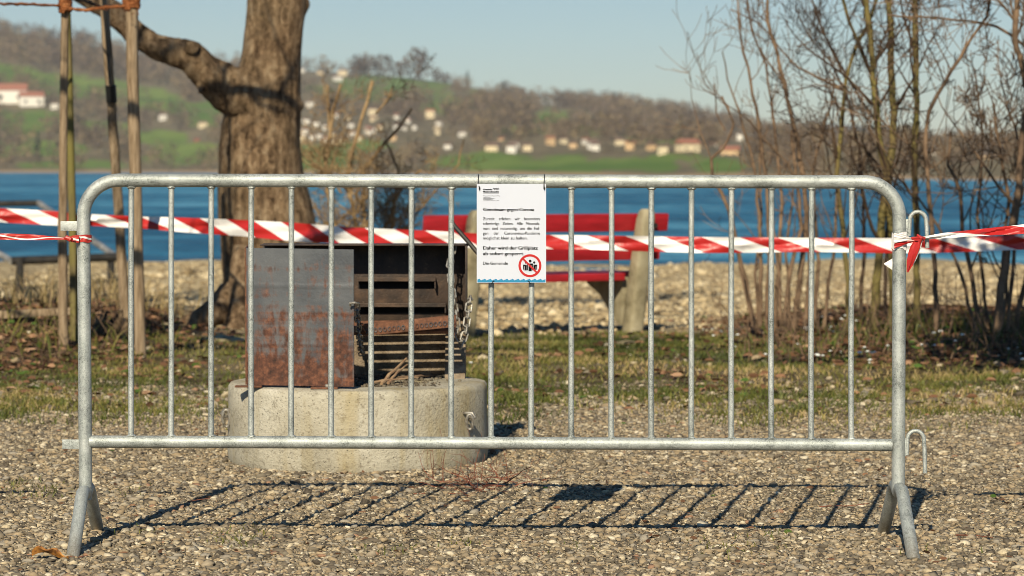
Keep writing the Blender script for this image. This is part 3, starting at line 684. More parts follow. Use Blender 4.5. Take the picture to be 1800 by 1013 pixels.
for k in range(19):
    X = 231 + k * 70.33; Yt = 317 + 3 * (X - 209) / 1310; Yb = 776.5 + 6 * (X - 158) / 1410
    b = MB(); b.tube([B(X, Yt + 6), B(X - .3 + random.uniform(-.6, .6), Yt * .7 + Yb * .3, random.uniform(-.002, .002)), B(X - .5 + random.uniform(-.6, .6), Yt * .35 + Yb * .65), B(X - .6, Yb - 6)], .0081, 12)
    # weld beads
    for yy, s in ((Yt + 12.5, 1), (Yb - 10.8, -1)):
        c0 = B(X, yy); q_ = random.uniform(.0110, .0130); b.tube([c0 + Vector((0, 0, .004)), c0 + Vector((0, 0, .001)), c0 - Vector((0, 0, .001)), c0 - Vector((0, 0, .0045))], [.0082, q_, q_ * .97, .0082], 12, cap=False, nf=lambda i, k: 1 + .10 * math.sin(k * 2.1 + i * 3 + X))
    b.build('upright_bar', GALV, bar)
def foot(X, Yp, dz, lean):
    c = B(X, Yp); y0 = c.y
    for sgn in (-1, 1):
        pr = [(0, .150), (.030, .163), (.065, .163), (.095, .148), (.125, .122), (.21, .060), (.30, -.006)]
        b = MB(); b.tube([Vector((c.x + (lean * sgn * q), y0 + sgn * q, h + dz)) for q, h in pr], .0182, 18)
        b.build('foot_tube', GALV, bar)
foot(150.5, 878, -.012, -.02); foot(1579, 862, .004, -.01)
for X0, X1, Y in ((107, 140, 397.5), (110, 143, 781)):
    p0, p1 = B(X0, Y), B(X1, Y); b = MB(); b.box((p0 + p1) / 2 + Vector((0, -.004, 0)), ((p1 - p0).length, .005, .0275), bev=.0012); b.build('coupling_tab', GALV, bar)
for Yt, Yb, xo in ((379, 436, 0), (764, 832, -4)):
    xa, xb = 1599 + xo, 1628 + xo; cx = (xa + xb) / 2; rr = (xb - xa) / 2
    pp = [(xa - 1, Yt + 36), (xa, Yt + 12)] + [(cx - rr * math.cos(a), Yt + 9 - (rr + 1) * math.sin(a)) for a in np.linspace(0, math.pi, 11)] + [(xb + 1, Yt + 22), (xb + 2, Yb)]
    b = MB(); b.tube([B(*p) for p in pp], .0060, 12); b.box(B(xa - 5, Yt + 22), (.014, .008, .05), bev=.002); b.build('coupling_hook', GALV, bar)

# ================================================================== THE NOTICE
def S(X, Y, off=-.026): return B(X, Y, off)
sg = thing('notice_sign', S(899, 498), 'white laminated German notice hung on the top rail', 'notice')
x0, x1, y0, y1 = 838.0, 960.0, 323.5, 497.5
yS = bd(899) - .026
def sp(X, Y, off=0.0):
    p = P(X, Y, yS); return Vector((p.x, yS - off, p.z))
b = MB(); nxs, nys = 12, 18; vs = []
def warp(u, v): return .0035 * math.sin(u * 3.0 + .4) * math.sin(v * 2.2) * 0 
for lay in (0, 1):
    for j in range(nys + 1):
        for i in range(nxs + 1):
            vs.append(sp(x0 + (x1 - x0) * i / nxs, y0 + (y1 - y0) * j / nys, -.0012 * lay))
st = (nxs + 1) * (nys + 1); fs = []
for j in range(nys):
    for i in range(nxs):
        a = j * (nxs + 1) + i; fs.append((a, a + nxs + 1, a + nxs + 2, a + 1)); fs.append((st + a, st + a + 1, st + a + nxs + 2, st + a + nxs + 1))
for i in range(nxs):
    a = i; fs.append((a, a + 1, st + a + 1, st + a)); a = nys * (nxs + 1) + i; fs.append((a, st + a, st + a + 1, a + 1))
for j in range(nys):
    a = j * (nxs + 1); fs.append((a, st + a, st + a + nxs + 1, a + nxs + 1)); a += nxs; fs.append((a, a + nxs + 1, st + a + nxs + 1, st + a))
b.add(vs, fs); board = b.build('board', WHITE, sg, smooth=False)
def text(txt, X, Y, width, height, bold, lift=0.0):
    """letters with baseline at pixel Y, cap height and width in pixels"""
    cu = bpy.data.curves.new('lettering', 'FONT'); cu.body = txt; cu.size = 1; cu.extrude = 0; cu.offset = bold; cu.resolution_u = 3
    to = bpy.data.objects.new('tmp', cu); C.objects.link(to); bpy.context.view_layer.update()
    me = bpy.data.meshes.new_from_object(to.evaluated_get(bpy.context.evaluated_depsgraph_get())); bpy.data.objects.remove(to); bpy.data.curves.remove(cu)
    n = len(me.vertices); co = np.zeros(n * 3); me.vertices.foreach_get('co', co); co = co.reshape(-1, 3)
    k = .729; mn, mx = co[:, 0].min(), co[:, 0].max()
    out = [sp(X + (q[0] - mn) / (mx - mn) * width, Y - q[1] / k * height, .0006 + lift) for q in co]
    fs = [tuple(p.vertices) for p in me.polygons]; bpy.data.meshes.remove(me)
    return out, fs
def tline(txt, *a, **k):
    mat = k.pop('mat', INK); nm = k.pop('name', 'lettering')
    b = MB(); bd_ = a[4]
    for i in range(3 if bd_ > .015 else 2):
        v, f = text(txt, a[0] + i * (.30 if bd_ > .015 else .2), a[1], a[2] - .5 * (bd_ > .015), a[3], 0.0, i * .0001); b.add(v, f)
    return b.build(nm, mat, sg, smooth=False)
def words(ws, X0, X1, Y, h, bold):
    """a justified line: words spread evenly between X0 and X1"""
    unit = []
    for q in ws:
        cu = bpy.data.curves.new('w', 'FONT'); cu.body = q; to = bpy.data.objects.new('t', cu); C.objects.link(to); bpy.context.view_layer.update(); unit.append(to.dimensions.x); bpy.data.objects.remove(to); bpy.data.curves.remove(cu)
    sc = h / .729 * .90; tot = sum(unit) * sc; gap = (X1 - X0 - tot) / max(1, len(ws) - 1)
    if gap < 2.0:
        sc *= (X1 - X0 - 2.0 * (len(ws) - 1)) / tot; gap = 2.0
    b = MB(); X = X0
    for q, u in zip(ws, unit):
        v, f = text(q, X, Y, u * sc, h, 0.0); b.add(v, f)
        v, f = text(q, X + .2, Y, u * sc, h, 0.0, .0001); b.add(v, f); X += u * sc + gap
    b.build('lettering', INK, sg, smooth=False)
tline('Gemeinsam gegen Corona', 849.3, 371.2, 89.5, 5.9, .02)
words(['Zurzeit', 'erleben', 'wir', 'besonders'], 849, 949, 387.3, 5.5, .012)
words(['schwierige', 'Zeiten.', 'Alle', 'Massnah-'], 849, 949, 395.8, 5.5, .012)
words(['men', 'sind', 'notwendig,', 'um', 'die', 'Fol-'], 849, 949, 404.2, 5.5, .012)
words(['gen', 'der', 'Coronavirus-Pandemie'], 849, 949, 412.7, 5.5, .012)
tline('möglichst klein zu halten.', 849, 421.2, 78, 5.5, .012)
tline('Daher wird der Grillplatz', 849, 439.0, 96.5, 6.3, .022)
tline('ab sofort gesperrt.', 849, 448.9, 72.5, 6.3, .022)
tline('Die Gemeinde', 849, 465.6, 43.5, 5.6, .012)
tline('Gemeinde', 849.3, 334.6, 15.5, 2.9, .03)
tline('Meisterschwanden', 849.3, 338.6, 27.8, 3.0, .03)
def strokes(lst, wd, name, mat=INK, parent=None):
    b = MB()
    for pl_ in lst:
        for (ax, ay), (bx, by) in zip(pl_[:-1], pl_[1:]):
            dx, dy = bx - ax, by - ay; L_ = math.hypot(dx, dy) or 1; nx_, ny_ = -dy / L_ * wd / 2, dx / L_ * wd / 2
            ex, ey = dx / L_ * wd * .2, dy / L_ * wd * .2
            b.add([sp(ax + nx_ - ex, ay + ny_ - ey, .0007), sp(bx + nx_ + ex, by + ny_ + ey, .0007), sp(bx - nx_ + ex, by - ny_ + ey, .0007), sp(ax - nx_ - ex, ay - ny_ - ey, .0007)], [(0, 1, 2, 3)])
    return b.build(name, mat, sg, smooth=False)
strokes([[(866.5 + k * 3.8, 334.4), (866.8 + k * 3.8, 332.2), (868 + k * 3.8, 330.6), (869.3 + k * 3.8, 331.2), (868.9 + k * 3.8, 332.8), (869.8 + k * 3.8, 334.4)] for k in range(3)], .8, 'emblem')
strokes([[(849.5, 340.7), (876.5, 340.7)]], .45, 'rule_line', GREYINK)
def scrawl(Xa, Xb, Y, h, wd):
    out = []; x = Xa
    while x < Xb:
        L_ = random.uniform(.5, 1.0); out.append([(x, Y - h * random.uniform(.2, .9)), (min(Xb, x + L_), Y - h * random.uniform(.0, .8))]); x += L_ + .25
    return out
fine = scrawl(849.5, 879, 345.2, 1.4, .5)
for Xb, Y in ((862, 347.4), (869, 349.5), (866, 351.6), (877, 353.7)): fine += scrawl(849.5, Xb, Y, 1.1, .4)
strokes(fine, .55, 'fine_print', GREYINK)
# prohibition symbol
cX, cY, ro, ri = 931.5, 467.3, 20.2, 16.2
b = MB(); vs = []; n = 56
for k in range(n):
    a = 2 * math.pi * k / n
    for r_ in (ro, ri): vs.append(sp(cX + r_ * math.cos(a), cY + r_ * math.sin(a), .0008))
b.add(vs, [(2 * k, 2 * k + 1, (2 * k + 3) % (2 * n), (2 * k + 2) % (2 * n)) for k in range(n)]); b.build('symbol_ring', PRED, sg, smooth=False)
b = MB()
def disc(X, Y, r_, o_=.0009): b.add([sp(X + r_ * math.cos(2 * math.pi * k / 16), Y + r_ * math.sin(2 * math.pi * k / 16), o_) for k in range(16)], [tuple(range(16))[::-1]])
def rect(Xa, Ya, Xb, Yb, o_=.0009): b.add([sp(Xa, Ya, o_), sp(Xb, Ya, o_), sp(Xb, Yb, o_), sp(Xa, Yb, o_)], [(3, 2, 1, 0)])
disc(931.8, 459.2, 2.5); rect(926.6, 463.4, 937.0, 466.4); rect(926.6, 466.4, 928.2, 475.4); rect(935.4, 466.4, 937.0, 475.4); rect(929.0, 466.4, 934.6, 477)
for sx in (-1, 1):
    q = 931.8 + sx * 7.3; disc(q, 461.7, 2.0)
    xa, xb = sorted((q - sx * 1.4, q + sx * 5)); rect(xa, 465.4, xb, 468.2); 
    xa, xb = sorted((q + sx * 3.6, q + sx * 5)); rect(xa, 468.2, xb, 474.2)
    xa, xb = sorted((q - sx * 1.4, q + sx * 2.6)); rect(xa, 468.2, xb, 475.6)
b.build('people_pictogram', INK, sg, smooth=False)
b = MB(); s4 = math.sqrt(.5); hw = 1.6; L_ = 16.6
b.add([sp(cX - L_ * s4 + hw * s4, cY - L_ * s4 - hw * s4, .0011), sp(cX + L_ * s4 + hw * s4, cY + L_ * s4 - hw * s4, .0011), sp(cX + L_ * s4 - hw * s4, cY + L_ * s4 + hw * s4, .0011), sp(cX - L_ * s4 - hw * s4, cY - L_ * s4 + hw * s4, .0011)], [(3, 2, 1, 0)])
b.build('symbol_bar', PRED, sg, smooth=False)
b = MB(); vs = []; n = 96
for k in range(n + 1):
    X = 839.2 + (958.8 - 839.2) * k / n; ph = (X - 839.2) / 9.8 * 2 * math.pi
    vs += [sp(X, 491.6 - 1.2 * math.sin(ph) + .6 * math.sin(ph * 2), .0007), sp(X, 496.6, .0007)]
b.add(vs, [(2 * k, 2 * k + 1, 2 * k + 3, 2 * k + 2) for k in range(n)]); b.build('wave_band', PBLUE, sg, smooth=False)
# cable ties
for X, hx, hy in ((840.5, 843, 331), (956, 957, 330.5)):
    c0 = B(X, 319); b = MB(); pts = []
    for k in range(20):
        a = 2 * math.pi * k / 20; pts.append(c0 + Vector((.0015 * math.sin(a), -math.cos(a) * .0225 - .002, math.sin(a) * .0225 - .003 + (-.010 if math.sin(a) < -.3 and math.cos(a) > -.1 else 0))))
    b.tube(pts, .0011, 6, closed=True); h0 = sp(hx, hy, .003)
    b.tube([c0 + Vector((0, -.0235, -.001)), c0 + Vector((.001, -.026, -.012)), h0 + Vector((-.0005, -.001, .004)), h0, h0 + Vector((0, 0, -.006))], [.0011, .0011, .0013, .0026, .0014], 6)
    b.build('cable_tie', BLACK, sg)
for X in (866.5, 930):
    h0 = sp(X, 494.5, .002); sx = 1 if X < 900 else -1
    b = MB(); b.tube([h0 + Vector((.004 * sx, 0, .001)), h0, h0 + Vector((-.002 * sx, .004, -.006)), h0 + Vector((-.004 * sx, .030, -.008))], .0013, 6); b.build('cable_tie', BLACK, sg)

# ================================================================== BARRIER TAPES
def ribbon(b, top, bot, uvs, u0=0, sub=6, wav=0):
    """strip between two lists of points; returns uv"""
    n = len(top); vs = []; L_ = u0; base = len(b.v)
    for i in range(n):
        if i: L_ += ((Vector(top[i]) + Vector(bot[i])) / 2 - (Vector(top[i - 1]) + Vector(bot[i - 1])) / 2).length
        for k in range(sub + 1):
            f = k / sub; p = Vector(top[i]).lerp(Vector(bot[i]), f)
            if wav: p.y += wav * math.sin(f * 5 + i * .7) * (1 - abs(2 * f - 1))
            vs.append(p); uvs.append((L_, f))
    fs = [(i * (sub + 1) + k, i * (sub + 1) + k + 1, (i + 1) * (sub + 1) + k + 1, (i + 1) * (sub + 1) + k) for i in range(n - 1) for k in range(sub)]
    b.add(vs, fs); return L_
def tape_d(X): return np.interp(X, [-900, 300, 900, 1800, 2600], [16.9, 16.3, 14.9, 14.3, 14.0])
key = [(-900, 330, 350), (-300, 356, 378), (-60, 361, 386), (0, 366, 391), (105, 372, 396), (165, 377, 397), (250, 381, 403), (330, 383, 410), (430, 387, 415), (520, 392, 424), (620, 400, 430), (760, 406, 433), (850, 411, 436), (960, 413, 438), (1100, 415, 442), (1250, 417, 444), (1400, 418, 444), (1560, 419, 445), (1680, 418, 443), (1800, 413, 440), (2100, 404, 430), (2600, 380, 406)]
kx = [k[0] for k in key]; XsT = np.linspace(-900, 2600, 220)
top = [P(X, np.interp(X, kx, [k[1] for k in key]), float(tape_d(X)) + .012 * math.sin(X / 37)) for X in XsT]
bot = [P(X, np.interp(X, kx, [k[2] for k in key]) + 1.0 * math.sin(X / 61), float(tape_d(X)) + .02 * math.sin(X / 29 + 1)) for X in XsT]
b = MB(); uv = []; ribbon(b, top, bot, uv, 0, 6, .018)
o = b.build('barrier_tape', TAPE_FAR, uv=uv); tag(o, 'wide red and white striped tape stretched behind the fire ring across the bench', 'barrier tape')
# left tape: narrow twisted
uv = []; b = MB(); tp, bt = [], []
for k in range(61):
    u = k / 60; X = -500 + u * (146 - 500 + 500 + 354); X = -500 + u * 632; Yc = np.interp(X, [-500, 0, 60, 110, 132], [400, 416, 417.5, 419.5, 420.5])
    tw = X / 150; hw_ = np.interp(X, [-500, 0, 70, 118, 132], [9, 5.3, 4.5, 2.0, 3.5]) * (1 + .12 * math.sin(X / 23)); d_ = bd(150) - .030
    tp.append(P(X, Yc - hw_, d_ + .010 * math.sin(tw * 2.1))); bt.append(P(X, Yc + hw_, d_ - .010 * math.sin(tw * 2.1)))
ribbon(b, tp, bt, uv, .0, 5, .006)
lt = thing('barrier_tape', B(150, 420), 'narrow twisted red tape tied round the left post, running out of frame', 'barrier tape')
m = Mat('folded_tape', rough=.38); spx = m.n.new('ShaderNodeSeparateXYZ'); m.L(m.tc.outputs['UV'], spx.inputs[0])
ln = m.math('ADD', spx.outputs[1], m.math('MULTIPLY', m.math('SINE', m.math('MULTIPLY', spx.outputs[0], 34)), .30))
st = m.math('LESS_THAN', m.math('ABSOLUTE', m.math('SUBTRACT', ln, .56)), .12)
m.color(m.mix(st, (.42, .030, .022), (.74, .71, .68))); m.bump(m.noise(60, 3, .6, co=m.mapping((.2, 1, 3))), .6, .004); FOLD = m.m
b.build('ribbon', FOLD, lt, uv=uv)
b = MB(); uv = []; c0 = B(147.2, 419.5); tp, bt = [], []
for k in range(41):
    a = -math.pi * .95 + 2 * math.pi * 1.05 * k / 40; rr = .0215 + .0012 * math.sin(5 * a)
    tp.append(c0 + Vector((rr * math.sin(a), -rr * math.cos(a), .0105 + .0012 * math.sin(3 * a)))); bt.append(c0 + Vector((rr * math.sin(a), -rr * math.cos(a), -.0105 + .0016 * math.cos(4 * a))))
ribbon(b, tp, bt, uv, 0, 6, .002); b.build('wrap', FOLD, lt, uv=uv)
b = MB(); uv = []; k0 = B(123, 420, -.03)
ribbon(b, [k0 + Vector((0, 0, .004)), k0 + Vector((.012, -.004, .010)), k0 + Vector((.03, .002, .011))], [k0 - Vector((0, 0, .004)), k0 + Vector((.012, -.006, -.009)), k0 + Vector((.03, .002, -.011))], uv, .07, 4, .002)
b.tube([k0 + Vector((-.012, 0, .001)), k0 + Vector((-.004, -.006, .004)), k0 + Vector((.006, -.006, -.001)), k0 + Vector((.014, 0, 0))], [.003, .007, .0075, .003], 8); uv += [(.0, .2)] * (len(b.v) - len(uv)); b.build('knot', FOLD, lt, uv=uv)

# right tape with knot
rt = thing('barrier_tape', B(1580, 422), 'red and white tape knotted round the right post with loose tails', 'barrier tape')
c0 = B(1581, 423); kn = B(1612, 421, -.02)
b = MB(); uv = []
tp, bt = [], []
for k in range(33):     # wrap round the post
    a = -math.pi * .55 + 2 * math.pi * .9 * k / 32 - math.pi * .4
    rr = .0208 + .0012 * math.sin(7 * a)
    tp.append(c0 + Vector((rr * math.sin(a), -rr * math.cos(a), .022 + .003 * math.sin(2 * a)))); bt.append(c0 + Vector((rr * math.sin(a), -rr * math.cos(a), -.024 + .004 * math.cos(3 * a))))
ribbon(b, tp, bt, uv, .04, 8, .002)
b.build('wrap', TAPE_NEAR, rt, uv=uv)
def pleat(name, A, Bp, Cc, n, amp, mat, u0, seed=0):
    """gathered film fanning from edge A-Bp to point Cc"""
    rnd = random.Random(seed); b = MB(); uv = []; cols = []
    for i in range(n + 1):
        f = i / n; e = A.lerp(Bp, f); zz = amp * (1 if i % 2 else -1) * rnd.uniform(.5, 1)
        for j in range(9):
            g = j / 8; p = e.lerp(Cc, g) ; p = p + Vector((0, zz * math.sin(math.pi * min(1, g * .8 + .12)), 0)); p.z += .003 * math.sin(g * 4 + i) * (1 - g)
            cols.append(p + (e - (A + Bp) / 2) * 0); uv.append((u0 + g * .05, f))
    fs = [(i * 9 + j, i * 9 + j + 1, (i + 1) * 9 + j + 1, (i + 1) * 9 + j) for i in range(n) for j in range(8)]
    b.add(cols, fs); return b.build(name, mat, rt, uv=uv)
PR = m = Mat('tape_red_side', (.42, .022, .02), .4); m.bump(m.noise(70, 3), .4, .004); TR = m.m
m = Mat('tape_white_side', (.80, .78, .76), .4); m.bump(m.noise(70, 3), .4, .004); TW = m.m
pleat('gather', B(1570, 409, -.024), B(1569, 427, -.024), kn, 12, .0035, TW, 0, 1)
pleat('gather', B(1570, 428, -.025), B(1570, 437, -.024), kn + Vector((0, -.002, -.002)), 6, .003, TR, 0, 2)
b = MB(); uv = []
b.tube([kn + Vector((-.018, 0, .004)), kn + Vector((-.008, -.010, .002)), kn + Vector((.002, -.013, .004)), kn + Vector((.013, -.004, .002)), kn + Vector((.02, 0, .004))], [.003, .006, .0075, .006, .003], 12, nf=lambda i, k: 1 + .22 * math.sin(k * 2.6 + i))
b.tube([kn + Vector((-.004, -.012, .014)), kn + Vector((.006, -.020, .004)), kn + Vector((.002, -.014, -.012))], [.003, .0045, .003], 8)
b.build('knot', TR, rt)
# tape leaving to the right
tp, bt = [], []
for k in range(70):
    X = 1615 + k * 9.0; f = min(1, (X - 1615) / 230); Yt = np.interp(X, [1615, 1660, 1800, 2300], [417, 409.5, 394.5, 350]); Yb = np.interp(X, [1615, 1660, 1750, 1800, 2300], [421.5, 419, 413.5, 411.5, 395])
    d_ = bd(1600) - .02 + .02 * f; tp.append(P(X, Yt, d_ + .012 * f)); bt.append(P(X, Yb, d_ - .012 * f))
b = MB(); uv = []; ribbon(b, tp, bt, uv, .062, 8, .010); b.build('ribbon', TAPE_NEAR, rt, uv=uv)
# tails
def tail(name, pa, mat):
    b = MB(); top_ = [B(x, y, o_) for x, y, _, _, o_ in pa]; bot_ = [B(x2_, y2_, o_ - .006) for _, _, x2_, y2_, o_ in pa]; uv = []; ribbon(b, top_, bot_, uv, 0, 6, .007); b.build(name, mat, rt, uv=uv)
tail('loose_tail', [(1607, 419, 1616, 421, -.03), (1598, 432, 1614, 434, -.03), (1594, 445, 1609, 448, -.026), (1592, 460, 1602, 466, -.022), (1592, 478, 1594, 479, -.02)], TR)
tail('loose_tail', [(1616, 422, 1619, 422, -.026), (1613, 434, 1616, 436, -.024), (1607, 448, 1610, 452, -.02), (1599, 466, 1603, 467, -.016)], TW)
tail('loose_tail', [(1586, 446, 1590, 470, .026), (1572, 454, 1574, 478, .022), (1555, 464, 1556, 466, .018)], TW)

for (X, Yt, d_), lb in (((-503, 400, 8.03), 'wooden post outside the left edge holding the narrow tape'), ((2240, 372, 8.0), 'wooden post outside the right edge holding the knotted tape'),
        ((-903, 340, 16.9), 'wooden post far outside the left edge holding the wide tape'), ((2603, 393, 14.0), 'wooden post far outside the right edge holding the wide tape')):
    p = P(X, Yt, d_); b = MB(); g_ = G(p.x, p.y); b.tube([(p.x, p.y, g_ - .1), (p.x + .005, p.y, (g_ + p.z) / 2), (p.x, p.y, p.z + .10), (p.x, p.y, p.z + .115)], [.034, .033, .032, .024], 12)
    tag(b.build('wooden_post', BEAM), lb, 'post')

# ================================================================== FIRE RING
fc = Vector((P(629.5, 700, 10.4).x, 10.4, 0))
fr = thing('fire_pit', fc, 'round concrete fire pit with rusty steel hood and chained grate', 'fire pit')
r0 = .475
prof = [(r0 * .93, -.05), (r0 * .985, -.02), (r0, .04), (r0, .12), (r0, .20), (r0, .262), (r0 * .992, .277), (r0 * .975, .286), (r0 * .9, .289), (r0 * .5, .288), (r0 * .1, .287)]
nzr = [[1 + .006 * math.sin(k * .7 + i) + .004 * random.uniform(-1, 1) for k in range(72)] for i in range(len(prof))]
b = MB(); b.lathe(fc, prof, 72, nf=lambda i, k: nzr[i][k]); ringo = b.build('concrete_ring', CONC, fr)
def FP(X, Y, d): return P(X, Y, d)
# steel door plate on the left
pa, pb = FP(434, 680, 10.10), FP(622, 684, 10.00); pt = FP(434, 436, 10.10).z; z0 = .297
def plate(b, a, bb, z0, z1a, z1b, th, bulge=0):
    d = (bb - a); d.z = 0; nrm = Vector((-d.y, d.x, 0)).normalized() * th; n = 14; m_ = 70; vs = []
    for lay in (0, 1):
        for j in range(m_ + 1):
            for i in range(n + 1):
                f = i / n; g = j / m_; p = a.lerp(bb, f); p.z = z0 + ((z1a + (z1b - z1a) * f) - z0) * g
                p += nrm * (lay) + nrm.normalized() * bulge * math.sin(math.pi * f) * math.sin(math.pi * g) - nrm.normalized() * (.0018 * math.exp(-((g - .30 - .01 * f) / .010) ** 2) + .0016 * math.exp(-((g - .73) / .010) ** 2)); vs.append(p)
    st = (n + 1) * (m_ + 1); fs = []
    for j in range(m_):
        for i in range(n):
            k = j * (n + 1) + i; fs.append((k, k + 1, k + n + 2, k + n + 1)); fs.append((st + k, st + k + n + 1, st + k + n + 2, st + k + 1))
    for i in range(n):
        fs.append((i, st + i, st + i + 1, i + 1)); k = m_ * (n + 1) + i; fs.append((k, k + 1, st + k + 1, st + k))
    for j in range(m_):
        k = j * (n + 1); fs.append((k, k + n + 1, st + k + n + 1, st + k)); k += n; fs.append((k, st + k, st + k + n + 1, k + n + 1))
    b.add(vs, fs)
b = MB(); plate(b, pa, pb, z0, pt, pt - .003, .006, -.006)
door = b.build('front_plate', RUST, fr, sharp=30, label='rust streaked blue grey steel plate')
b = MB(); plate(b, pa + Vector((-.001, .007, 0)), pa + Vector((-.032, .45, 0)), z0, pt, pt, .005); b.build('side_plate', IRON, fr)
for Xc in (436, 572):
    c0 = P(Xc, 680, 10.06); b = MB(); b.box((c0.x, pa.y + (pb.y - pa.y) * (Xc - 434) / 188 - .018, .293), (.095, .040, .006), bev=.001)
    f = b.build('foot_flange', IRON, fr); b = MB(); b.lathe((c0.x + .01, pa.y + (pb.y - pa.y) * (Xc - 434) / 188 - .02, .296), [(.008, 0), (.009, .004), (.0085, .008), (.004, .011)], 6); b.build('bolt', ZINC, f)
# back of the hearth: concrete below, sooty steel above
wl, wr = P(470, 600, 10.82).x, P(819, 600, 10.72).x
b = MB(); b.box(((wl + wr) / 2, 10.75, (.285 + .50) / 2), (wr - wl, .07, .50 - .285), bev=.008); b.build('back_wall', BURNT, fr)
# right concrete cheek with slanted front
xr = wr; b = MB(); y0_, y1_ = 10.50, 10.713
vs = [(xr - .075, y0_, .287), (xr, y0_, .287), (xr, y1_, .287), (xr - .075, y1_, .287), (xr - .075, y1_ - .03, .50), (xr, y1_ - .03, .50), (xr, y1_, .50), (xr - .075, y1_, .50)]
b.add(vs, [(3, 2, 1, 0), (4, 5, 6, 7), (0, 1, 5, 4), (1, 2, 6, 5), (2, 3, 7, 6), (3, 0, 4, 7)]); b.build('side_cheek', BURNT, fr, smooth=False)
ht = P(700, 430, 10.68).z
b = MB(); b.box(((wl + wr) / 2 - .003, 10.683, (.475 + ht) / 2), (wr - wl + .004, .012, ht - .475), bev=.001)
b.box((wr + .004, 10.60, (.44 + ht) / 2), (.006, .18, ht - .44), bev=.001)
b.box(((wl + wr) / 2, 10.60, ht - .003 + .005), (wr - wl, .17, .005), bev=.001); hood = b.build('steel_hood', SOOT, fr, sharp=30)
for (Xa, Xb, Ya, Yb) in ((628, 766, 489, 507), (628, 784, 534, 550)):
    d_ = 10.66; a, q = P(Xa, Ya, d_), P(Xb, Yb, d_); b = MB(); w_ = q.x - a.x; cx = (a.x + q.x) / 2
    # ledge sticking out above a dark recess
    b.box((cx, 10.655, a.z), (w_, .044, .006), bev=.001); b.box((cx, 10.634, a.z - .006), (w_, .005, .010)); b.box((q.x - .002, 10.655, (a.z + q.z) / 2), (.005, .04, a.z - q.z))
    o = b.build('louvre', SOOT, fr, sharp=30)
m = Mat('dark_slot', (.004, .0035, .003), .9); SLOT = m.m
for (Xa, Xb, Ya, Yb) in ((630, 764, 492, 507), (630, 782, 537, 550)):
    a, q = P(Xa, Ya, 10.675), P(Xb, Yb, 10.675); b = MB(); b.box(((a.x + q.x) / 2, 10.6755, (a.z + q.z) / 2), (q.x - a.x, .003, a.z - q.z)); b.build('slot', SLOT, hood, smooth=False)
# grate
gz = .478; ga, gb = P(612, 570, 10.4).x, P(800, 570, 10.4).x
gr_ = MB()
for k in range(8):
    y = 10.30 + k * .046; gr_.tube([(ga, y, gz + .002 * k - .006), (gb, y, gz + .002 * k)], .0105, 8)
gr_.tube([(ga + .01, 10.27, gz - .012), (ga + .01, 10.65, gz)], .007, 6); gr_.tube([(gb - .004, 10.27, gz - .010), (gb - .004, 10.65, gz)], .007, 6)
gt = gr_.build('grate', IRON, fr)
a, q = P(640, 590, 10.26), P(802, 574, 10.26); ang = math.atan2(q.z - a.z, q.x - a.x)
from mathutils import Matrix
Rm = Matrix.Rotation(-ang, 3, 'Y'); mid = (P(640, 580, 10.255) + P(802, 566, 10.255)) / 2
b = MB(); b.box(mid, ((q - a).length, .012, .040), Rm, bev=.002); b.box(mid + Vector((0, .012, .021)), ((q - a).length, .03, .004), Rm)
fb = b.build('front_bar', IRON, fr)
b = MB()
for k in range(20):
    if k in (9, 10): continue
    c0 = mid + Rm @ Vector((((k + .5) / 20 - .5) * (q - a).length, -.008, -.003)); pts = [c0 + Rm @ Vector((.0052 * math.cos(t_), 0, .0072 * math.sin(t_))) for t_ in np.linspace(0, 2 * math.pi, 9)[:-1]]
    b.tube(pts, .0022, 5, closed=True)
b.build('embossing', RUST, fb)
def chain(name, pts, L_=.030, wd=.010, r=.0028, mat=ZINC, parent=fr, label=None):
    """alternating links along a polyline"""
    pts = [Vector(p) for p in pts]; seg = [(pts[i + 1] - pts[i]).length for i in range(len(pts) - 1)]; tot = sum(seg); n = max(1, int(tot / (L_ * .78))); b = MB()
    def at(s):
        for i, l in enumerate(seg):
            if s <= l or i == len(seg) - 1: return pts[i].lerp(pts[i + 1], s / l), (pts[i + 1] - pts[i]).normalized()
            s -= l
    for k in range(n):
        c, t = at((k + .5) / n * tot); side = (Vector((.3, -1, 0)) if k % 2 else Vector((1, .35, 0))); side = (side - t * side.dot(t)).normalized()
        ring_ = []
        for j in range(14):
            an = 2 * math.pi * j / 14; ex = math.cos(an); ey = math.sin(an)
            ring_.append(c + t * (ex * .5 * wd + (L_ / 2 - wd / 2) * (1 if ex > 0 else -1)) + side * (ey * wd))
        b.tube(ring_, r, 6, closed=True)
    return b.build(name, mat, parent, label=label)
chain('chain', [P(627, 534, 10.12), P(629, 560, 10.14), P(631, 590, 10.2), P(636, 625, 10.35)])
chain('chain', [P(797, 432, 10.55), P(790, 470, 10.52), P(796, 520, 10.50), P(802, 560, 10.47), P(806, 592, 10.45), P(812, 605, 10.44), P(818, 585, 10.45), P(822, 555, 10.47), P(826, 522, 10.5)], .036, .0115, .0033)
chain('chain', [P(644, 590, 10.27), P(634, 572, 10.22), P(628, 560, 10.16)], .030, .009, .0026, IRON)
# hook on the plate edge
b = MB(); h0 = P(622, 536, 9.99); b.tube([h0 + Vector((-.012, -.002, -.004)), h0 + Vector((-.012, -.012, .006)), h0 + Vector((.004, -.014, .008)), h0 + Vector((.016, -.004, .004)), h0 + Vector((.014, .004, -.006))], .0045, 8); b.build('hook', ZINC, fr)
b = MB(); h0 = P(826, 528, 10.5); b.tube([h0 + Vector((-.012, .05, .0)), h0 + Vector((-.006, 0, .004)), h0 + Vector((.004, -.004, .010)), h0 + Vector((.010, 0, .0))], .0042, 8); b.build('hook', ZINC, fr)
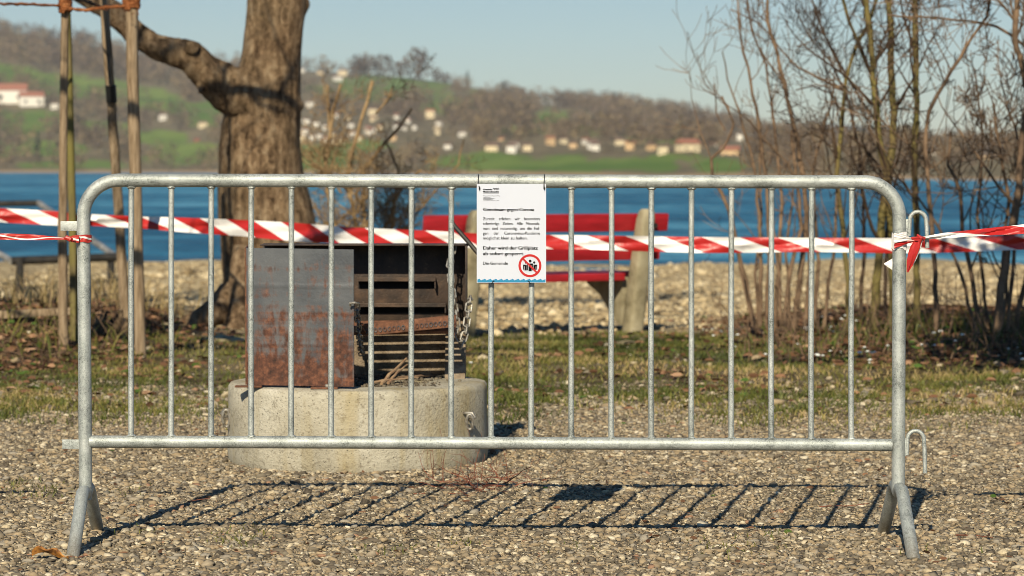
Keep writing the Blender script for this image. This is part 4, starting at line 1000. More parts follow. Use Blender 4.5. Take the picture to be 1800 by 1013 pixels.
# lever handle at the hood's corner
b = MB(); b.tube([P(795, 392, 10.60), P(800, 399, 10.59), P(822, 424, 10.56), P(838, 443, 10.54), P(868, 470, 10.52)], .0085, 12); b.tube([P(818, 434, 10.60), P(824, 427, 10.56)], .006, 8); b.build('lever_handle', DARKM, fr)
# lifting eyes
def eye(X, Y, d, side, e=1.0):
    p = P(X, Y, d); b = MB()
    b.tube([p + Vector((side * -.02, .02, .010)), p + Vector((0, 0, .012)), p + Vector((side * .022, -.010, .012)), p + Vector((side * .030 * e, -.012, -.002)), p + Vector((side * .020, -.008, -.012)), p + Vector((0, .004, -.010))], .0052, 10)
    rg = [p + Vector((side * .012 * e + .011 * e * math.cos(a), -.014 - .006 * math.sin(a), -.018 + .027 * e * math.sin(a))) for a in np.linspace(0, 2 * math.pi, 19)[:-1]]
    b.tube(rg, .0052, 8, closed=True); b.build('lifting_eye', ZINC, ringo)
eye(405, 726, 10.30, -1, 1.15); eye(820, 732, 10.12, 1)

# sticks in the hearth
def stick(name, px, r, mat, label, cat='stick', group=None):
    pts = [P(*q) for q in px]; t = thing(name, pts[0], label, cat, group) if False else None
    b = MB(); pts2 = []
    for i in range(len(pts) - 1):
        for k in range(4): pts2.append(pts[i].lerp(pts[i + 1], k / 4) + Vector((random.uniform(-1, 1), 0, random.uniform(-1, 1))) * r * .4)
    pts2.append(pts[-1]); rr = [r * (1 - .5 * i / (len(pts2) - 1)) for i in range(len(pts2))]
    b.tube(pts2, rr, 7); o = b.build(name, mat); return tag(o, label, cat, group)
m = Mat('dry_stick', (.32, .20, .11), .8); m.color(m.ramp(m.noise(20, 4), [(.3, (.20, .11, .06)), (.7, (.42, .29, .17))])); DRY = m.m
stick('stick', [(671, 673, 10.15), (690, 655, 10.25), (718, 626, 10.42)], .0075, DRY, 'longer pale bent stick leaning in the hearth, left one')
stick('stick', [(683, 674, 10.17), (697, 656, 10.25), (716, 641, 10.4)], .006, DRY, 'shorter pale stick leaning in the hearth beside the bent one')
stick('stick', [(655, 672, 10.12), (690, 668, 10.2), (735, 664, 10.3)], .005, DRY, 'thin stick lying flat on the concrete ring under the leaning sticks')
stick('stick', [(700, 664, 10.45), (740, 661, 10.5), (778, 658, 10.6)], .006, TWIG, 'dark stick lying against the back wall of the hearth')
# ash and crumbs on the ring
n = 700; xa = fc.x + rng.normal(.06, .12, n); ya = rng.uniform(10.1, 10.68, n); okk = (np.hypot(xa - fc.x, ya - 10.4) < .43); xa, ya = xa[okk], ya[okk]; n = len(xa)
sa_ = rng.uniform(.003, .009, n); Vv = (ico[None] * (1 + rng.normal(0, .2, (n, 12, 1))) * sa_[:, None, None]); Vv[..., 2] *= .7
Vv += np.stack([xa, ya, .288 + sa_ * .4], 1)[:, None, :]
o = np_mesh('ash_crumbs', Vv.reshape(-1, 3), (icf[None] + (np.arange(n) * 12)[:, None, None]).reshape(-1, 3), PEB, tint=np.repeat(rng.uniform(0, .35, n), 12)); tag(o, 'charcoal crumbs and grit on the concrete ring', None, None, 'stuff')

# ================================================================== BENCH
dirv = Vector((1.548, .90, 0)).normalized(); nv = Vector((-dirv.y, dirv.x, 0))      # nv points at the lake, seat side
pR = ground_at(1107, 585); 
bn = thing('park_bench', pR, 'red slatted park bench on concrete posts facing the lake', 'bench')
Rb = Matrix((dirv, nv, Vector((0, 0, 1)))).transposed()
LB = 1.79
def BL(u, v, z): return pR + dirv * u + nv * v + Vector((0, 0, z))
u_r = .22; u_l = u_r - LB       # slat ends; posts at 0 and -1.25
for i, u in enumerate((0.0, -1.25)):
    b = MB(); vs = []
    prf = [(-.05, .062, .056), (.0, .06, .056), (.30, .058, .055), (.60, .056, .054), (.74, .05, .05), (.785, .042, .042), (.805, .03, .03)]
    for z, hy, hx in prf:
        lean = -.03 - .17 * max(0, z) / .8
        for k in range(12):
            a = 2 * math.pi * (k + .5) / 12; cx_ = math.copysign(abs(math.cos(a)) ** .4, math.cos(a)); sy_ = math.copysign(abs(math.sin(a)) ** .4, math.sin(a)); vs.append(BL(u + hx * cx_, lean + hy * sy_, z))
    n = len(prf); fs = [(i_ * 12 + k, i_ * 12 + (k + 1) % 12, (i_ + 1) * 12 + (k + 1) % 12, (i_ + 1) * 12 + k) for i_ in range(n - 1) for k in range(12)] + [tuple(range(12))[::-1], tuple((n - 1) * 12 + k for k in range(12))]
    b.add(vs, fs); pst = b.build('post', CONC2, bn, sharp=60)
    b = MB(); c0 = BL(u + .02, -.265, .70); b.tube([c0, c0 + nv * -.012], .016, 8); b.build('bolt', DARKM, pst)
    # seat bracket
    b = MB(); sec = [(.02, .36), (.46, .36), (.46, .31), (.30, .24), (.16, .12), (.06, .05), (.02, .05)]
    vs = [BL(u + s_, v_, z_) for s_ in (-.045, .045) for v_, z_ in sec]; n = len(sec)
    b.add(vs, [tuple(range(n)), tuple(range(2 * n - 1, n - 1, -1))] + [(i_, n + i_, n + (i_ + 1) % n, (i_ + 1) % n) for i_ in range(n)]); b.build('seat_bracket', CONC2, bn, smooth=False)
for z, lean in ((.718, -.10), (.532, -.065)):
    b = MB(); b.box(BL((u_r + u_l) / 2 + (0 if z > .6 else -.015), lean, z), (LB - (0 if z > .6 else .05), .036, .112), Rb @ Matrix.Rotation(rad(-8) * -1, 3, 'X'), bev=.006); b.build('back_slat', REDP, bn)
b = MB(); b.box(BL(-.625, .015, .366), (1.25 - .118, .105, .05), Rb, bev=.006); b.build('seat_slat', REDP, bn)
for v_ in (.13, .25, .37, .47):
    b = MB(); b.box(BL((u_r + u_l) / 2, v_, .362 + (.010 if v_ < .15 else 0)), (LB - .02, .105 if v_ < .4 else .09, .05), Rb, bev=.006); b.build('seat_slat', REDP, bn)

# ================================================================== STAKES OF THE YOUNG TREE
def pole(name, px, r, mat, label, cat='stake', group=None, seg=14, extra=None):
    pts = [P(*q) for q in px]; t = thing(name, pts[-1], label, cat, group); n = len(pts); b = MB(); P2 = []; RR = []
    for i in range(n - 1):
        for k in range(8):
            f = k / 8; P2.append(pts[i].lerp(pts[i + 1], f) + Vector((random.uniform(-1, 1), random.uniform(-1, 1), 0)) * .0022); RR.append((r[0] + (r[1] - r[0]) * (i + f) / (n - 1)) * random.uniform(.955, 1.045))
    P2.append(pts[-1]); RR.append(r[1]); b.tube(P2, RR, seg); b.build('pole', mat, t); return t
SG = 'stakes round the young tree'
topY = -150
pole('tree_stake', [(116, topY, 15.9), (112, 200, 15.95), (110, 420, 16.0), (112, 645, 16.0)], (.021, .029), STAKE, 'thin split wooden stake, leftmost of the tree stakes', group=SG)
tp_ = pole('tree_stake', [(231, topY, 16.0), (232, 100, 16.0), (240, 380, 16.0), (248, 640, 16.0)], (.034, .033), STAKE, 'thickest upright wooden stake, rightmost of the tree stakes', group=SG)
tc_ = pole('tree_stake', [(173, topY, 17.0), (190, 100, 17.1), (206, 330, 17.3), (224, 600, 17.4)], (.026, .032), STAKE, 'slanting wooden stake with black strap in the middle of the tree stakes', group=SG)
b = MB(); b.tube([P(194.3, 150, 17.12), P(196.5, 180, 17.14)], .0335, 14); b.build('strap', BLACK, tc_)
b = MB(); b.tube([P(181.5, -20, 17.03), P(186.5, 40, 17.04), P(189.5, 90, 17.06), P(193, 150, 17.08)], [.016, .014, .010, .006], 8); b.build('rubber_band', BLACK, tc_)
# young tree
yt = thing('young_tree', P(131, 640, 16.3), 'slim mossy young tree tied between the stakes', 'tree')
b = MB(); ptsq = [P(q[0], q[1], 16.3) for q in ((114, -700), (118, -300), (117, 0), (121, 120), (124, 260), (128, 420), (131, 560), (131, 645))]; b.tube(ptsq, [.012, .018, .022, .022, .0225, .024, .026, .03], 12); b.build('trunk', STAKE2, yt)
def grow(b, p, d, L_, r, lev, rnd, up=.15, kink=.22, ch=3, seg=5, minr=.0012, spread=.9, n=6, flat=1.0):
    pts = [Vector(p)]; d = Vector(d).normalized(); rr = [r]
    for i in range(n):
        d = (d + Vector((rnd.uniform(-1, 1), rnd.uniform(-1, 1) * flat, rnd.uniform(-1, 1))) * kink + Vector((0, 0, up))).normalized()
        pts.append(pts[-1] + d * L_ / n); rr.append(max(minr, r * (1 - .75 * (i + 1) / n)))
    b.tube(pts, rr, seg, cap=False)
    if lev > 0:
        for k in range(ch):
            i = rnd.randint(max(1, n // 4), n - 1); t = (pts[i] - pts[i - 1]).normalized()
            s = Vector((rnd.uniform(-1, 1), rnd.uniform(-1, 1) * flat, rnd.uniform(-.6, .9))); s = (s - t * s.dot(t)); s = s.normalized() if s.length > .01 else Vector((1, 0, 0))
            grow(b, pts[i], t * (1 - spread * .5) + s * spread, L_ * rnd.uniform(.35, .65), max(minr, rr[i] * .6), lev - 1, rnd, up, kink, ch, max(3, seg - 1), minr, spread, max(4, n - 1), flat)
rnd = random.Random(3); b = MB()
for k in range(9): grow(b, P(117, -60 - k * 60, 16.3), (rnd.uniform(-1, 1), rnd.uniform(-1, 1), .7), .9, .007, 2, rnd)
b.build('branches', TWIG, yt)
# ropes
def rope(px, r, label):
    pts = [P(*q) for q in px]; b = MB(); P2 = []
    for i in range(len(pts) - 1):
        for k in range(8): P2.append(pts[i].lerp(pts[i + 1], k / 8) + Vector((random.uniform(-1, 1), random.uniform(-1, 1), random.uniform(-1, 1))) * .003)
    P2.append(pts[-1]); b.tube(P2, [r * random.uniform(.75, 1.3) for _ in P2], 8); return b
def coil(b, X, Ya, Yb, d, R_, r, turns):
    n = turns * 14; b.tube([P(X, Ya + (Yb - Ya) * k / n, d) + Vector((R_ * math.sin(2 * math.pi * k / 14), -R_ * math.cos(2 * math.pi * k / 14), 0)) for k in range(n + 1)], [r * random.uniform(.8, 1.3) for _ in range(n + 1)], 7)
b = rope([(-800, -30, 13.42), (-400, -8, 14.3), (0, 7, 15.5), (60, 8, 15.7), (112, 11, 15.9)], .0075, ''); o = b.build('coir_rope', ROPE); tag(o, 'thin brown rope running out of frame left from the leftmost stake', 'rope')
b = rope([(117, 16, 15.88), (150, 18, 15.9), (200, 12, 15.95), (228, 11, 15.97)], .0085, ''); coil(b, 115, -6, 22, 15.9, .033, .008, 6); coil(b, 231, -12, 16, 16.0, .044, .008, 7)
for _ in range(40):
    X = random.choice([random.uniform(105, 126), random.uniform(219, 245), random.uniform(120, 225)]); Y = random.uniform(-2, 22); a = P(X, Y if X < 126 or X > 219 else 14, 15.86); b.tube([a, a + Vector((random.uniform(-.02, .02), -.01, random.uniform(-.025, .02)))], .0015, 4)
o = b.build('coir_rope', ROPE); tag(o, 'frayed brown rope coiled round and tying the two upright stakes', 'rope')
b = rope([(120, -6, 16.2), (150, 2, 16.6), (180, 14, 16.9), (226, 8, 16.1)], .010, ''); o = b.build('coir_rope', TWIGD); tag(o, 'dark rope tying the young tree to the slanting stake', 'rope')

# ================================================================== BIG TREE
bt_ = thing('old_tree', P(462, 575, 19.6), 'thick old leaning tree trunk with one big limb to the left', 'tree')
D0 = 19.6
prof = [(600, 372, 580), (575, 378, 570), (545, 384, 564), (500, 388, 560), (430, 388, 560), (380, 387, 553), (340, 386, 543), (305, 386, 534), (260, 386, 528), (220, 389, 528), (190, 396, 529), (160, 408, 528.5), (130, 418, 529), (90, 425, 530), (50, 430, 533), (20, 432, 537), (0, 433, 538), (-60, 434, 536), (-160, 440, 530), (-300, 455, 530), (-500, 480, 545), (-800, 515, 570)]
def itp(y, j): 
    ya = [p[0] for p in prof][::-1]; va = [p[j] for p in prof][::-1]; return np.interp(y, ya, va)
Yl = np.concatenate([np.linspace(600, 0, 110), np.linspace(-8, -800, 40)]); SEG = 64
vs = []; ang = np.linspace(0, 2 * math.pi, SEG, endpoint=False)
for i, Y in enumerate(Yl):
    l, r = itp(Y, 1), itp(Y, 2); c0 = P((l + r) / 2, Y, D0); Rr = (P(r, Y, D0).x - P(l, Y, D0).x) / 2; z = c0.z
    ridg = (fbm(ang * 3.2 + 10, np.full(SEG, z * 1.2), 91, 3) - .5) * .30 + (fbm(ang * 9 + 3, np.full(SEG, z * 5.0), 92, 4) - .5) * .22
    wrap_ = .5 - .5 * np.cos(ang); ridg = ridg * np.clip(np.minimum(ang, 2 * math.pi - ang) * 3, 0, 1)
    flare = np.clip((Y - 400) / 200, 0, 1)
    # cleft between the roots on the camera side left
    cl = np.exp(-((ang - (math.pi * 1.5 - .88)) / .13) ** 2) * sstep(360, 430, Y) * .5
    cl2 = np.exp(-((ang - (math.pi * 1.5 - .25)) / .16) ** 2) * sstep(330, 440, Y) * .28
    kn_ = np.exp(-((ang - .15) / .25) ** 2 - ((Y - 8) / 14) ** 2) * .16 + np.exp(-((ang - 6.2) / .2) ** 2 - ((Y - 186) / 9) ** 2) * .12 + np.exp(-((ang - 5.2) / .3) ** 2 - ((Y - 60) / 25) ** 2) * .05
    rad_ = Rr * (1 + ridg * (.35 + .3 * flare) - cl - cl2 + kn_ + .10 * flare * np.sin(ang * 5 + 1))
    for k in range(SEG): vs.append((c0.x + rad_[k] * math.cos(ang[k]), D0 + rad_[k] * math.sin(ang[k]) * .95, z))
n = len(Yl); b = MB(); b.add(vs, [(i * SEG + k, i * SEG + (k + 1) % SEG, (i + 1) * SEG + (k + 1) % SEG, (i + 1) * SEG + k) for i in range(n - 1) for k in range(SEG)]); b.build('trunk', BARK, bt_, sharp=180)
def limb(b, px, rad_px, seg=28, amp=.16, seed=1, dd=None):
    ks = np.linspace(0, len(px) - 1, (len(px) - 1) * 8 + 1); xs_ = np.interp(ks, range(len(px)), [p[0] for p in px]); ys_ = np.interp(ks, range(len(px)), [p[1] for p in px]); ds = np.interp(ks, range(len(px)), [p[2] for p in px])
    # smooth
    for _ in range(6):
        for a_ in (xs_, ys_, ds): a_[1:-1] = (a_[:-2] + 2 * a_[1:-1] + a_[2:]) / 4
    pts = [P(x, y, d) for x, y, d in zip(xs_, ys_, ds)]; rr = [np.interp(k, range(len(px)), rad_px) * d / F for k, d in zip(ks, ds)]
    nzz = (fbm(np.arange(seg)[None, :] * .55 + seed * 7, np.arange(len(pts))[:, None] * .28, 93 + seed, 4) - .5); nzz[:, 0] = nzz[:, -1] = (nzz[:, 1] + nzz[:, -2]) / 2
    b.tube(pts, rr, seg, nf=lambda i, k: 1 + amp * 2 * nzz[i, k])
b = MB(); limb(b, [(462, 195, 19.6), (425, 165, 19.5), (392, 150, 19.45), (362, 126, 19.4), (335, 98, 19.35), (305, 92, 19.3), (272, 82, 19.3), (240, 60, 19.3), (215, 36, 19.3), (185, 12, 19.3), (150, -8, 19.35), (60, -70, 19.5), (-60, -190, 19.8), (-200, -400, 20)],
     [62, 50, 39, 31, 27, 24, 22, 21.5, 21, 20, 19, 16, 13, 6]); 
limb(b, [(336, 84, 19.25), (333, 76, 19.2)], [14, 5], 12)
limb(b, [(355, 150, 19.35), (352, 163, 19.3)], [10, 3], 10)
b.build('limb', BARK, bt_, sharp=180)
b = MB(); limb(b, [(410, 520, 19.4), (385, 545, 19.1), (355, 560, 18.9), (325, 572, 18.8), (300, 585, 18.7)], [30, 24, 20, 15, 8]); limb(b, [(425, 440, 19.3), (421, 500, 19.15), (419, 550, 19.05), (412, 600, 18.9)], [17, 19, 20, 23], seed=4); b.build('root', BARK, bt_, sharp=180)
rnd = random.Random(11); b = MB()
for k in range(14):
    st_ = P(rnd.uniform(470, 545), -rnd.uniform(450, 800), D0); grow(b, st_, (rnd.uniform(-1, 1), rnd.uniform(-1, 1), rnd.uniform(.2, .8)), rnd.uniform(2.0, 3.4), .09, 3, rnd, up=.08, kink=.2, ch=4, seg=7, minr=.004)
b.build('crown', TWIGD, bt_)

# ================================================================== TREES BESIDE THE VIEW (their shade falls into it)
def big_bare(name, x, y, label, seed, hgt=6.5, limbs=(), r=.17, nl=11, L0=3.0, lev=3, ch=4):
    rnd = random.Random(seed); z0 = G(x, y); t = thing(name, (x, y, z0), label, 'tree')
    b = MB(); pts = [Vector((x + .1 * math.sin(k), y + .1 * math.cos(k * 1.3), z0 - .1 + hgt * k / 8)) for k in range(9)]; b.tube(pts, [r * (1.25 if k == 0 else 1 - .09 * k) for k in range(9)], 18, nf=lambda i, k: 1 + .08 * math.sin(k * 2.3 + i)); b.build('trunk', BARK, t)
    b = MB()
    for lp, lr in limbs:
        pp = [Vector(q) for q in lp]; full = []
        for i in range(len(pp) - 1):
            for k in range(5): full.append(pp[i].lerp(pp[i + 1], k / 5) + Vector((rnd.uniform(-1, 1), rnd.uniform(-1, 1), rnd.uniform(-1, 1))) * .03)
        full.append(pp[-1]); b.tube(full, [lr * (1 - .7 * i / len(full)) for i in range(len(full))], 8)
        for k in range(8):
            i = rnd.randint(3, len(full) - 1); grow(b, full[i], (rnd.uniform(-.6, .9), rnd.uniform(-.8, .8), rnd.uniform(-.1, 1)), rnd.uniform(.8, 1.6), lr * .4, 2, rnd, up=.12, minr=.003)
    for k in range(nl):
        zz = z0 + hgt * (.5 + .5 * k / nl); a = rnd.uniform(0, 6.28); grow(b, (x, y, zz), (math.cos(a), math.sin(a), rnd.uniform(.2, .8)), L0 * rnd.uniform(.7, 1.2), r * .42, lev, rnd, up=.07, kink=.2, ch=ch, seg=6, minr=.004)
    b.build('branches', TWIGD, t); return t
big_bare('bare_tree', -4.6, 13.4, 'tall bare tree standing left of the picture', 21, 7.5, [([(-4.6, 13.4, 5.2), (-3.6, 14.6, 4.8), (-2.3, 15.6, 4.15), (-.8, 16.1, 3.8), (1.2, 16.3, 3.7)], .055),
    ([(-4.6, 13.4, 2.4), (-3.4, 12.9, 2.75), (-1.6, 12.4, 2.9), (.4, 12.1, 3.15), (2.2, 12.2, 3.5)], .05), ([(-4.6, 13.4, 3.6), (-2.8, 12.2, 4.0), (-.6, 11.2, 4.4), (1.8, 10.9, 4.9)], .05)])
big_bare('bare_tree', -7.2, 12.6, 'taller bare tree farther left outside the picture', 23, 9.0, [([(-7.2, 12.6, 4.5), (-6.0, 14.0, 6.5), (-5.2, 15.2, 8.0), (-4.6, 16.5, 9.0)], .13), ([(-7.2, 12.6, 5.0), (-5.5, 12.8, 6.8), (-4.2, 13.3, 8.4), (-3.6, 13.9, 9.4)], .13)], r=.24, nl=20, L0=3.0)
big_bare('bare_tree', 4.3, 10.8, 'bare tree standing right of the picture', 31, 5.0, [([(4.3, 10.8, 2.0), (3.4, 11.3, 2.3), (2.6, 11.9, 2.45), (1.9, 12.2, 2.5)], .045), ([(4.3, 10.8, 2.4), (3.2, 12.6, 2.7), (2.0, 13.6, 3.0)], .04)], r=.11, nl=7, L0=2.0)
# unseen leaf clump by the right tree, added to shade the ground under the shrub
n = 2600; ix = rng.normal(2.35, .35, n); iy = rng.normal(12.1, .75, n); iz = rng.normal(2.75, .14, n) + np.clip(np.abs(iy - 12.1) * .0, 0, 1)
k_ = (iz > 2.25); ix, iy, iz = ix[k_], iy[k_], iz[k_]; n = len(ix); tri = rng.normal(size=(n, 4, 3)) * .045
Vv = (np.stack([ix, iy, iz], 1)[:, None, :] + tri).reshape(-1, 3); o = np_mesh('shade_leaves', Vv, np.arange(len(Vv)).reshape(-1, 4), STEMG); tag(o, 'unseen leaf clump added right of the picture for its shade', None, None, 'stuff')

# ================================================================== SHRUBS AND THICKET
def shrub(name, label, stems, seed, mat_s, mat_t, twigs=3, tl=.5, lev=2, tr=.45, base=None, ch=3, up=.10, cat='shrub', minr=.0016, kink=.25, dens=1.0, imin=0.0):
    rnd = random.Random(seed); pts0 = [P(*stems[0][0][-1])][0] if base is None else base
    t = thing(name, (pts0.x, pts0.y, G(pts0.x, pts0.y)), label, cat); bs = MB(); bt2 = MB()
    for px, ra, rb in stems:
        pp = [P(*q) for q in px]; full = []
        for i in range(len(pp) - 1):
            L_ = (pp[i + 1] - pp[i]).length; kk = max(2, int(L_ / .08))
            for k in range(kk): full.append(pp[i].lerp(pp[i + 1], k / kk) + Vector((rnd.uniform(-1, 1), rnd.uniform(-1, 1), rnd.uniform(-1, 1))) * .006)
        full.append(pp[-1]); n = len(full); rr = [(ra + (rb - ra) * i / (n - 1)) * rnd.uniform(.9, 1.12) for i in range(n)]
        bs.tube(full, rr, 9)
        L_ = sum((full[i + 1] - full[i]).length for i in range(n - 1))
        for k in range(int(twigs * L_ * dens)):
            i = rnd.randint(int(n * imin), int(n * .72)); dd = (full[max(0, i - 1)] - full[min(n - 1, i + 1)]).normalized()
            side = Vector((rnd.uniform(-1, 1), rnd.uniform(-.8, .8), rnd.uniform(-.2, .6)))
            grow(bt2, full[i], dd * .7 + side * .8, tl * rnd.uniform(.5, 1.5), rr[i] * tr, lev, rnd, up=up, kink=kink, ch=ch, seg=4, minr=minr, spread=.8)
    bs.build('stem', mat_s, t); bt2.build('twigs', mat_t, t); return t
d1 = 17.9
A_ = [([(1270, 90, d1), (1278, 140, d1), (1300, 200, d1), (1318, 260, d1), (1330, 330, d1), (1338, 450, d1), (1336, 575, d1)], .004, .015),
      ([(1292, -60, d1), (1300, 60, d1), (1315, 120, d1), (1328, 190, d1), (1338, 260, d1), (1350, 340, d1), (1352, 450, d1), (1348, 578, d1)], .005, .016),
      ([(1305, -40, 18.2), (1325, 60, 18.2), (1345, 115, 18.2), (1357, 180, 18.2), (1362, 250, 18.2), (1375, 340, 18.1), (1370, 450, 18), (1362, 578, 18)], .005, .014),
      ([(1346, -80, d1), (1351, 40, d1), (1365, 90, d1), (1380, 150, d1), (1388, 195, d1), (1402, 250, d1), (1412, 305, d1), (1418, 380, d1), (1408, 480, d1), (1396, 578, d1)], .008, .021),
      ([(1285, 15, 18.3), (1335, 40, 18.3), (1370, 85, 18.3), (1405, 120, 18.3), (1455, 145, 18.2), (1482, 158, 18.2)], .004, .009),
      ([(1257, 148, d1), (1259, 200, d1), (1275, 230, d1)], .004, .005),
      ([(1268, 168, d1), (1278, 190, d1), (1289, 215, d1), (1286, 235, d1), (1268, 262, d1), (1250, 280, d1), (1253, 310, d1), (1272, 345, d1), (1290, 400, d1), (1305, 480, d1), (1325, 575, d1)], .006, .015),
      ([(1466, 148, d1), (1458, 190, d1), (1444, 240, d1), (1428, 300, d1), (1432, 380, d1), (1440, 460, d1), (1430, 580, d1)], .006, .014),
      ([(1390, 230, 17.7), (1400, 300, 17.7), (1408, 400, 17.7), (1388, 480, 17.7), (1378, 580, 17.7)], .008, .017),
      ([(1440, 300, 17.7), (1418, 380, 17.7), (1424, 460, 17.7), (1414, 580, 17.7)], .007, .015),
      ([(1300, 440, 17.6), (1318, 520, 17.6), (1330, 578, 17.6)], .006, .008), ([(1470, 330, 17.8), (1468, 430, 17.8), (1455, 500, 17.8), (1448, 578, 17.8)], .008, .013),
      ([(1335, 250, 18.1), (1338, 400, 18.1), (1326, 480, 18), (1335, 578, 18)], .006, .010), ([(1355, 360, 17.7), (1366, 450, 17.7), (1374, 578, 17.7)], .008, .012), ([(1395, 330, 18), (1382, 450, 18), (1390, 578, 18)], .006, .012)]
shrub('bare_shrub', 'many stemmed bare brown shrub right of the bench, left edge of the thicket', A_, 41, TWIG, TWIG, 2.4, .45, 2, dens=1, minr=.0018)
d2 = 17.2
B_ = [([(1519, -80, d2), (1525, 20, d2), (1531, 90, d2), (1537, 160, d2), (1541, 220, d2), (1549, 262, d2), (1560, 310, d2), (1566, 400, d2), (1570, 500, d2), (1566, 605, d2)], .017, .026),
      ([(1560, -80, d2 + .1), (1565, 40, d2 + .1), (1566, 120, d2 + .1), (1572, 200, d2 + .1), (1569, 255, d2 + .1), (1558, 320, d2), (1548, 400, d2), (1540, 500, d2), (1535, 605, d2)], .018, .028),
      ([(1548, -20, 17.5), (1525, 45, 17.5), (1503, 85, 17.5), (1488, 140, 17.5), (1482, 200, 17.5), (1475, 260, 17.5), (1470, 310, 17.5), (1482, 400, 17.5), (1490, 500, 17.5), (1492, 595, 17.5)], .010, .018),
      ([(1475, -20, 17.3), (1493, 40, 17.3), (1508, 75, 17.3), (1530, 130, 17.3)], .010, .010)]
shrub('young_ash', 'pair of crossing mossy young trunks in the middle of the thicket', B_, 42, TWIGM, TWIGD, 4.2, .62, 3, cat='tree', ch=3, minr=.0024)
C_ = [([(1607, -80, 17.0), (1610, 80, 17.0), (1611, 200, 17.0), (1606, 300, 17.0), (1611, 400, 17.0), (1612, 500, 17.0), (1610, 610, 17.0)], .016, .021)]
shrub('young_ash', 'single straight yellow green mossy trunk just right of the barrier post', C_, 43, TWIGM, TWIGD, 4.8, .62, 3, cat='tree', ch=3, minr=.0024)
d4 = 16.4
D_ = [([(1752, -60, d4), (1735, 30, d4), (1700, 80, d4), (1660, 145, d4), (1634, 195, d4), (1626, 260, d4), (1632, 340, d4), (1640, 430, d4), (1650, 610, d4)], .008, .016),
      ([(1790, -60, 16.2), (1785, 40, 16.2), (1783, 70, 16.2), (1793, 100, 16.2), (1806, 170, 16.2), (1790, 330, 16.2), (1768, 450, 16.2), (1748, 625, 16.2)], .015, .022),
      ([(1560, 28, d4), (1640, 32, d4), (1705, 36, d4), (1750, 45, d4), (1800, 80, d4)], .005, .009),
      ([(1672, 230, d4), (1668, 290, d4), (1690, 340, d4), (1693, 420, d4), (1710, 500, d4), (1732, 615, d4)], .008, .016),
      ([(1600, 330, d4), (1650, 400, d4), (1690, 480, d4), (1722, 615, d4)], .006, .012), ([(1745, 180, d4), (1760, 280, d4), (1772, 350, d4), (1765, 450, d4), (1742, 615, d4)], .007, .014),
      ([(1800, 330, d4), (1775, 420, d4), (1768, 520, d4), (1756, 620, d4)], .007, .012), ([(1830, 120, d4), (1800, 260, d4), (1785, 420, d4), (1765, 620, d4)], .008, .013),
      ([(1715, 120, 16.8), (1728, 240, 16.8), (1718, 380, 16.8), (1728, 500, 16.8), (1740, 610, 16.8)], .005, .011), ([(1850, 0, 16.6), (1860, 300, 16.6), (1800, 500, 16.5), (1775, 620, 16.5)], .01, .016)]
shrub('bare_shrub', 'dense twiggy bare shrub filling the right edge', D_, 44, TWIG, TWIG, 3.6, .62, 3, ch=3, minr=.0024)
# fine background twigs of the thicket, left arching
E_ = [([(1420, -30, 18.4), (1440, 40, 18.4), (1465, 90, 18.4), (1492, 140, 18.3), (1540, 215, 18.3), (1560, 330, 18.3), (1556, 560, 18.3)], .006, .014),
      ([(1400, 20, 18.2), (1425, 70, 18.2), (1460, 110, 18.2), (1490, 170, 18.1), (1510, 260, 18.1), (1520, 400, 18), (1512, 590, 18)], .005, .014),
      ([(1397, 158, 18), (1430, 152, 18), (1462, 165, 18), (1482, 200, 18)], .004, .007), ([(1490, 235, 18), (1520, 262, 18), (1545, 290, 18), (1560, 340, 18)], .006, .011)]
shrub('bare_shrub', 'arching dark bare shrub behind the mossy trunks', E_, 45, TWIGD, TWIGD, 3.6, .55, 3, ch=3, minr=.0018)
dm = 23.0
M_ = [([(598, 148, dm), (590, 178, dm), (583, 210, dm), (577, 260, dm), (571, 310, dm), (590, 400, dm), (628, 480, dm), (640, 530, dm)], .016, .030), ([(577, 150, dm), (576, 200, dm), (578, 225, dm), (580, 245, dm)], .011, .014),
      ([(656, 142, dm), (645, 180, dm), (633, 215, dm), (622, 260, dm), (610, 310, dm), (625, 400, dm), (645, 530, dm)], .017, .026), ([(692, 150, 23.2), (680, 175, 23.2), (660, 200, 23.2)], .008, .012),
      ([(725, 190, dm), (700, 225, dm), (665, 265, dm), (640, 300, dm), (640, 400, dm), (650, 530, dm)], .013, .026), 
      ([(530, 270, dm), (550, 290, dm), (575, 300, dm), (600, 340, dm)], .007, .014), ([(815, 245, 23.2), (805, 290, 23.2), (760, 340, 23.2), (700, 420, 23.2), (660, 530, 23.2)], .008, .018), ([(740, 300, dm), (700, 340, dm), (670, 420, dm), (655, 530, dm)], .012, .02), ([(680, 250, dm), (700, 300, dm), (690, 400, dm), (660, 530, dm)], .012, .022)]
M_ = [(q, a * .8, b_ * .72) for q, a, b_ in M_]
shrub('pruned_shrub', 'wide brown shrub with pruned upright stems behind the fire pit', M_, 46, TWIGT, TWIGT, 12.0, .36, 3, ch=3, minr=.0020, up=.02, kink=.3, imin=.34)

